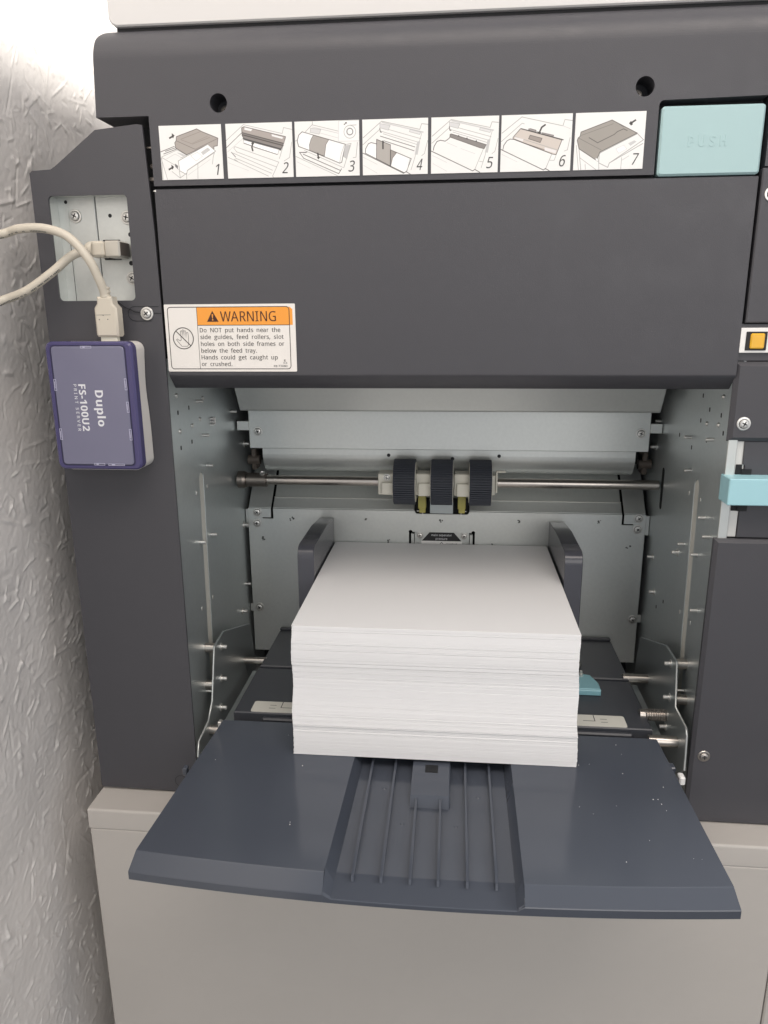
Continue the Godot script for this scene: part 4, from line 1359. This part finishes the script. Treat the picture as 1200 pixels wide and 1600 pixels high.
		k.ribbon([Vector2(fx + s * 0.0055, 0.0386), Vector2(fx, 0.0386)], 0.0006, 0.00045, false, flat)
		part("size_mark", k, M.grey_ink, lab)


func feed_tray(m: Node3D) -> void:
	var xc := -0.0135
	var crease := func(x: float) -> float:
		return 0.1425 + 0.0095 * (1.0 - pow((x - xc) / 0.181, 2.0))
	var yt := 0.9790
	var zb := -0.0140
	var a := MB.new()
	# the two decks, columns from the outer edge to the channel
	for s in [[-0.1845, -0.1925, -0.0690, -0.0726], [0.1615, 0.1660, 0.0465, 0.0455]]:
		var cols := 16
		var prev := []
		for k in cols + 1:
			var u := float(k) / cols
			var xb: float = lerpf(s[0], s[2], u)
			var xf: float = lerpf(s[1], s[3], u)
			var zc: float = crease.call(xf)
			var col := [Vector3(xb, 0.966, zb), Vector3(xb, yt - 0.0012, zb), Vector3(xb, yt, zb + 0.0012), Vector3(xf, yt, zc - 0.0006), Vector3(xf, yt - 0.0003, zc), Vector3(xf + signf(s[0]) * 0.0022 * (1.0 - u), yt - 0.0086, zc + 0.0078), Vector3(xf + signf(s[0]) * 0.0022 * (1.0 - u), yt - 0.0092, zc + 0.0082), Vector3(xf + signf(s[0]) * 0.0022 * (1.0 - u), yt - 0.0144, zc + 0.0082), Vector3(xf, 0.9644, zc)]
			if k > 0:
				for q in col.size() - 1:
					if s[0] < 0.0:
						a.quad(prev[q], col[q], col[q + 1], prev[q + 1])
					else:
						a.quad(col[q], prev[q], prev[q + 1], col[q + 1])
			if k == 0:
				a.out_face(col.duplicate(), Vector3(xc, 0.972, 0.06))
			prev = col
		# channel wall
		var fx0: float = -0.0640 if s[0] < 0.0 else 0.0415
		var fx1: float = -0.0676 if s[0] < 0.0 else 0.0412
		var rows := 14
		for k in rows:
			var u0 := float(k) / rows
			var u1 := float(k + 1) / rows
			var zc: float = crease.call(s[3])
			var top := func(u: float) -> Vector3:
				var z := lerpf(zb, zc + 0.008, u)
				return Vector3(lerpf(s[2], s[3], (z - zb) / (zc - zb)), yt - maxf(0.0, z - zc), z)
			var low := func(u: float) -> Vector3:
				var z := lerpf(zb, zc + 0.008, u)
				return Vector3(lerpf(fx0, fx1, u), minf(0.9692 if z < zc - 0.012 else 0.9692 - (z - zc + 0.012) * 0.09, yt), z)
			var p := [top.call(u0), top.call(u1), low.call(u1), low.call(u0)]
			if s[0] < 0.0:
				a.quad(p[3], p[2], p[1], p[0])
			else:
				a.quad(p[0], p[1], p[2], p[3])
		# front face beside the mouth of the channel
		var zc2: float = crease.call(s[3])
		var zc3: float = crease.call(fx1)
		var q4 := [Vector3(s[3], yt - 0.0144, zc2 + 0.0082), Vector3(fx1, yt - 0.0144, zc3 + 0.0082), Vector3(fx1, 0.9673, zc3 + 0.0082), Vector3(s[3], yt - 0.0090, zc2 + 0.0082)]
		if s[0] > 0.0:
			q4 = [q4[1], q4[0], q4[3], q4[2]]
		a.quad(q4[0], q4[1], q4[2], q4[3])
		a.quad(Vector3(s[3], yt - 0.0072, zc2 + 0.0072), Vector3(s[3], yt - 0.0091, zc2 + 0.0083), Vector3(fx1, 0.9670, zc3 + 0.0083), Vector3(fx1, 0.9680, zc2 + 0.0070))
	# channel floor and its sloping mouth
	var cols2 := 10
	for k in cols2:
		var u0 := float(k) / cols2
		var u1 := float(k + 1) / cols2
		var e := []
		for u in [u0, u1]:
			var xb := lerpf(-0.0642, 0.0416, u)
			var xf := lerpf(-0.0678, 0.0413, u)
			var zc: float = crease.call(xf)
			e.append([Vector3(xb, 0.9692, zb), Vector3(lerpf(xb, xf, 0.9), 0.9692, zc - 0.012), Vector3(xf, 0.9676, zc + 0.0078), Vector3(xf, 0.9671, zc + 0.0082), Vector3(xf, yt - 0.0144, zc + 0.0082)])
		for q in 4:
			a.quad(e[0][q], e[1][q], e[1][q + 1], e[0][q + 1]) if false else a.quad(e[0][q + 1], e[1][q + 1], e[1][q], e[0][q])
	# underside
	a.quad(Vector3(-0.19, 0.9642, zb), Vector3(0.165, 0.9642, zb), Vector3(0.165, 0.9642, 0.145), Vector3(-0.19, 0.9642, 0.145))
	var tray := part("feed_tray", a, M.tray_plastic, m, "glossy dark blue-grey fold-out feed tray")
	for i in 6:
		var x0 := -0.0560 + i * 0.01745
		var r := MB.new()
		var mid_rib := i == 2 or i == 3
		var z0 := 0.0560 if mid_rib else zb + 0.002
		var shift := -0.0004 if i < 3 else -0.0010
		var poly := V2([-z0, 0.9690, -z0, 0.9742, -0.128, 0.9742, -0.1445, 0.9722, -0.1462, 0.9690])
		r.prism(poly, x0 - 0.0009, x0 + 0.0009, 0.0003, Transform3D(Basis(Vector3(0, 0, -1), Vector3(0, 1, 0), Vector3(1, 0, 0)), Vector3(shift, 0, 0)))
		part("rib", r, M.tray_plastic, tray)
	# latch block between the middle ribs
	var bl := MB.new()
	var bp := V2([0.014, 0.9690, 0.014, 0.9766, -0.0600, 0.9766, -0.0680, 0.9758, -0.0735, 0.9690])
	bl.prism(bp, -0.0258, 0.0018, 0.0008, ALONG_X)
	part("latch_block", bl, M.tray_plastic, tray)
	var hole := MB.new()
	hole.prism(V2([-0.0166, 0.0330, -0.0072, 0.0330, -0.0072, 0.0425, -0.0166, 0.0425]), 0.0, 0.00015, 0.0, Transform3D(Basis(Vector3(1, 0, 0), Vector3(0, 0, 1), Vector3(0, 1, 0)), Vector3(0, 0.9766, 0)))
	part("latch_hole", hole, M.black, tray)
	for p in [Vector2(-0.0455, 0.0535), Vector2(0.0215, 0.0585), Vector2(-0.0300, 0.091), Vector2(0.0060, 0.091)]:
		var d := MB.new()
		d.lathe([Vector2(0.0015, 0), Vector2(0.0011, 0.0004), Vector2(0, 0.0005)], Transform3D(Basis(Vector3(1, 0, 0), -PI / 2), Vector3(p.x, 0.9692, p.y)), 12)
		part("mould_mark", d, M.tray_plastic, tray)
	for p in [[0.1690, 0.0280], [0.1655, 0.016]]:
		var h := MB.new()
		h.box(Vector3(p[0] - 0.0020, 0.9690, p[1] - 0.003), Vector3(p[0] + 0.0022, 0.9755, p[1] + 0.004), 0.0008)
		part("hinge_tab", h, M.print_white if p[1] > 0.02 else M.tray_plastic, tray)
	for p in [[-0.1885, -0.0155], [-0.1945, 0.050]]:
		var h := MB.new()
		h.box(Vector3(p[0] - 0.0015, 0.9700, p[1] - 0.0025), Vector3(p[0] + 0.0020, 0.9765, p[1] + 0.0025), 0.0006)
		part("hinge_tab", h, M.zinc if p[1] < 0.0 else M.tray_plastic, tray)
	# loose specks of paper dust
	var dust := MB.new()
	for k in 24:
		var q := Vector3(rng.randf_range(0.055, 0.155), yt + 0.0001, rng.randf_range(-0.005, 0.135)) if k < 19 else Vector3(rng.randf_range(-0.18, -0.075), yt + 0.0001, rng.randf_range(0.0, 0.13))
		var sz := rng.randf_range(0.00008, 0.00024) * (1.7 if rng.randf() < 0.1 else 1.0)
		dust.box(q - Vector3(sz, 0, sz), q + Vector3(sz, sz, sz))
	var du := part("paper_dust", dust, M.print_white, tray)
	du.set_meta("kind", "stuff")


# ---------------------------------------------------------------- loose things
func paper() -> void:
	var p := thing("paper_stack", "thick stack of blank white paper lying on the feed tray between the side guides", "paper", Vector3(-0.0123, 0.9793, -0.08))
	var total := 0.0988
	var count := 236
	var a := MB.new()
	var wx := 0.0
	var wz := 0.0
	var y := 0.0
	var h := total / count
	for k in count:
		var u := float(k) / (count - 1)
		wx = wx * 0.9 + rng.randfn(0, 0.00006)
		wz = wz * 0.92 + rng.randfn(0, 0.000025)
		if k == int(count * 0.235):
			wz += 0.0009
			wx += 0.0005
		var proud := 0.0
		var gap := 0.015
		var dice := rng.randf()
		if k < count - 2:
			if dice < 0.04:
				proud = -rng.randf_range(0.0003, 0.0007)
			elif dice < 0.20:
				proud = -rng.randf_range(0.00012, 0.00035)
			elif dice < 0.25:
				proud = 0.00012
		var front := 0.098 + lerpf(0.0128, 0.0, u) + 0.0010 * sin(u * 9.0) + wz + proud
		var x := wx + 0.0004 * sin(u * 14.0) + lerpf(0.0006, 0.0, u)
		var turn := Transform3D(Basis(Vector3.UP, rng.randfn(0, 0.00025)), Vector3.ZERO)
		a.box(Vector3(-0.1050 + x, y + h * gap, -0.113), Vector3(0.1050 + x, y + h * 0.995, front), 0.0, turn)
		y += h
	var o := part("sheets", a, M.paper, p)
	o.set_meta("kind", "stuff")
	var t := MB.new()
	t.box(Vector3(-0.1051, total + 0.00002, -0.1131), Vector3(0.1050, total + 0.00016, 0.0980))
	part("top_sheet", t, M.paper, p)


func print_server() -> void:
	var s := thing("print_server", "violet and white print server box hanging under the cable plug", "network device", Vector3(-0.2475, 1.24, 0.0))
	var b := MB.new()
	var x0 := -0.0300
	var x1 := 0.0288
	var y0 := -0.0455
	var y1 := 0.0435
	var body := PackedVector2Array()
	for q in rrect(x0, y0, x1, y1, 0.006, 6):
		var k := q
		if k.x > 0.02:
			k.x -= 0.0012 * exp(-pow((k.y - 0.012) / 0.018, 2.0))
		body.append(k)
	var dense := PackedVector2Array()
	for i in body.size():
		var n0 := body[i]
		var n1 := body[(i + 1) % body.size()]
		dense.append(n0)
		if n0.x > 0.02 and n1.x > 0.02 and absf(n0.y - n1.y) > 0.02:
			for k in range(1, 16):
				var e := n0.lerp(n1, k / 16.0)
				e.x -= 0.0012 * exp(-pow((e.y - 0.012) / 0.018, 2.0))
				dense.append(e)
	b.prism(dense, 0.0006, 0.0205, 0.0015)
	part("white_case", b, M.server_white, s)
	var f := MB.new()
	f.prism(rrect(-0.0308, -0.0440, 0.0307, 0.0440, 0.0050, 7), 0.0190, 0.0262, 0.0012)
	part("violet_frame", f, M.server_frame, s)
	var gr := MB.new()
	gr.prism(rrect(-0.0272, -0.0412, 0.0262, 0.0416, 0.0030, 6), 0.0255, 0.02635)
	part("groove", gr, M.server_groove, s)
	var w := MB.new()
	w.prism(rrect(-0.0262, -0.0404, 0.0252, 0.0408, 0.0024, 6), 0.0255, 0.0270, 0.0005)
	var face := part("clear_window", w, M.server_face, s)
	for q in [[-0.001, 0.0403, 0.0075, 0.0012], [0.0002, -0.0401, 0.0075, 0.0012], [0.0125, -0.0403, 0.0115, 0.0010], [0.0246, 0.0155, 0.0014, 0.0075], [0.0246, 0.0000, 0.0014, 0.0070], [0.0248, -0.0190, 0.0014, 0.0075], [-0.0256, 0.0150, 0.0014, 0.0075], [-0.0256, -0.0190, 0.0014, 0.0075]]:
		var c := MB.new()
		c.ribbon([Vector2(q[0] - q[2] / 2, q[1] - q[3] / 2), Vector2(q[0] + q[2] / 2, q[1] - q[3] / 2), Vector2(q[0] + q[2] / 2, q[1] + q[3] / 2), Vector2(q[0] - q[2] / 2, q[1] + q[3] / 2)], 0.0004, 0.02712, true)
		c.box(Vector3(q[0] - q[2] * 0.3, q[1] - q[3] * 0.3, 0.0268), Vector3(q[0] - q[2] * 0.1, q[1] + q[3] * 0.3, 0.02716))
		part("snap_clip", c, M.clip_clear, face)
	var st := new_st()
	var down := Transform3D(Basis(Vector3(0, -1, 0), Vector3(1, 0, 0), Vector3(0, 0, 1)), Vector3(0, 0, 0.02708))
	text(st, "Duplo", bold, -0.0114, 0.0022, 0.0248, 0.0056, down)
	text(st, "FS-100U2", bold, -0.0155, -0.0092, 0.0322, 0.0050, down)
	var spaced := "PRINT SERVER"
	text(st, "P R I N T   S E R V E R", regular, -0.0155, -0.0127, 0.0322, 0.0021, down)
	part("lettering", st.commit(), M.white_ink, face)


func smooth_path(p: Array) -> PackedVector3Array:
	var c := Curve3D.new()
	for i in p.size():
		var d: Vector3 = (p[mini(i + 1, p.size() - 1)] - p[maxi(i - 1, 0)]) / 6.0
		c.add_point(p[i], -d, d)
	c.bake_interval = 0.002
	return c.get_baked_points()


# faint worn print along a cord
func cord_print(parent: Node, path: PackedVector3Array, shift: Vector3) -> void:
	var b := MB.new()
	for i in path.size() - 1:
		var w := path[i] - shift
		if w.z > 0.06 or w.x > -0.268 or rng.randf() < 0.35:
			continue
		var d := (path[i + 1] - path[i]).normalized()
		var side := Vector3(0.15, -0.75, 0.65).normalized()
		side = (side - d * side.dot(d)).normalized()
		for k in 2:
			var q := path[i] + side * 0.00288 + d * (0.0009 * k)
			b.box(Vector3(-0.00028, -0.0005, -0.00003), Vector3(0.00028, 0.0005, 0.00004), 0.0, Transform3D(Basis(d, side.cross(d), side), q))
	var o := part("cord_print", b, M.scorch, parent)
	o.set_meta("kind", "stuff")


func cables() -> void:
	# cable from the left edge, over the recess and down into the print server
	var a := thing("usb_cable", "cream cable curving down into the plug above the violet box", "cable", Vector3(-0.2365, 1.2862, 0.0135))
	var o := -a.position
	var t := MB.new()
	var pts := []
	for p in [Vector3(-0.300, 0.012, 0.460), Vector3(-0.302, 0.500, 0.440), Vector3(-0.308, 1.050, 0.380), Vector3(-0.316, 1.260, 0.260), Vector3(-0.318, 1.3310, 0.130), Vector3(-0.313, 1.3440, 0.068), Vector3(-0.3000, 1.3528, 0.026), Vector3(-0.2870, 1.3563, 0.024), Vector3(-0.2695, 1.3562, 0.024), Vector3(-0.2540, 1.3508, 0.024), Vector3(-0.2425, 1.3372, 0.0225), Vector3(-0.2385, 1.3250, 0.019), Vector3(-0.2372, 1.3170, 0.016), Vector3(-0.2370, 1.3110, 0.0145)]:
		pts.append(p + o)
	t.tube(smooth_path(pts), 0.0029, 16)
	var cord := part("cord", t, M.usb_cream, a)
	cord_print(cord, smooth_path(pts), o)
	var r := MB.new()
	r.lathe([Vector2(0.0036, 0.0), Vector2(0.0036, 0.0014), Vector2(0.0030, 0.0016), Vector2(0.0030, 0.0026), Vector2(0.0036, 0.0028), Vector2(0.0036, 0.0042), Vector2(0.0030, 0.0044), Vector2(0.0030, 0.0052), Vector2(0.0035, 0.0054), Vector2(0.0035, 0.0064), Vector2(0.0029, 0.0066)], Transform3D(Basis(Vector3(1, 0, 0), Vector3(0, 0, -1), Vector3(0, 1, 0)), Vector3(-0.0005, 0.0268, 0.0010)), 18)
	part("strain_relief", r, M.usb_cream, a)
	var b := MB.new()
	b.prism(V2([-0.0055, 0.0270, -0.0058, 0.0225, -0.0080, 0.0195, -0.0080, 0.0020, -0.0070, 0.0006, 0.0068, 0.0006, 0.0078, 0.0020, 0.0078, 0.0195, 0.0052, 0.0225, 0.0048, 0.0270]), -0.0045, 0.0045, 0.0012)
	var plug := part("plug_body", b, M.usb_cream, a)
	var e := MB.new()
	e.ribbon([Vector2(-0.0066, 0.0150), Vector2(0.0035, 0.0151)], 0.00025, 0.00455)
	for q in [Vector2(-0.0048, 0.0120), Vector2(0.0012, 0.0121), Vector2(-0.0018, 0.0149)]:
		e.prism(circle(q.x, q.y, 0.0004, 10), 0.0044, 0.00458)
	part("plug_mark", e, M.scorch, plug)
	var sh := MB.new()
	sh.box(Vector3(-0.0061, -0.0035, -0.0022), Vector3(0.0056, 0.0006, 0.0024), 0.0003)
	part("plug_shell", sh, M.cream, a)
	# second cable into the socket of the machine
	var c := thing("usb_cable", "cream cable with square plug pushed into the machine's recessed socket", "cable", Vector3(-0.2430, 1.3455, 0.004))
	var oc := -c.position
	var d := MB.new()
	pts = []
	for p in [Vector3(-0.290, 0.012, 0.440), Vector3(-0.294, 0.500, 0.415), Vector3(-0.304, 1.000, 0.340), Vector3(-0.316, 1.210, 0.225), Vector3(-0.319, 1.2810, 0.120), Vector3(-0.315, 1.2990, 0.060), Vector3(-0.3064, 1.3103, 0.026), Vector3(-0.2890, 1.3170, 0.022), Vector3(-0.2720, 1.3285, 0.018), Vector3(-0.2600, 1.3395, 0.012), Vector3(-0.2545, 1.3432, 0.0048), Vector3(-0.2490, 1.3444, 0.0030)]:
		pts.append(p + oc)
	d.tube(smooth_path(pts), 0.0029, 16)
	var cord2 := part("cord", d, M.usb_cream, c)
	cord_print(cord2, smooth_path(pts), oc)
	var along := Transform3D(Basis(Vector3(0, 0, -1), Vector3(0, 1, 0), Vector3(1, 0, 0)), Vector3(0, -0.0006, -0.001))
	var e2 := MB.new()
	e2.lathe([Vector2(0.0030, -0.0100), Vector2(0.0044, -0.0082), Vector2(0.0050, -0.0064), Vector2(0.0050, -0.0040)], along, 20)
	e2.box(Vector3(-0.0070, -0.0060, -0.0110), Vector3(0.0036, 0.0044, 0.0016), 0.0016)
	part("plug_body", e2, M.usb_cream, c)
	var g := MB.new()
	g.box(Vector3(0.0037, -0.0062, -0.0160), Vector3(0.0146, 0.0046, 0.0008), 0.0010)
	var gs := MB.new()
	gs.box(Vector3(0.0146, -0.0050, -0.0150), Vector3(0.0150, 0.0036, -0.0004))
	part("plug_mouth", gs, M.bearing, c)
	part("plug_shell", g, M.plug_shell, c)
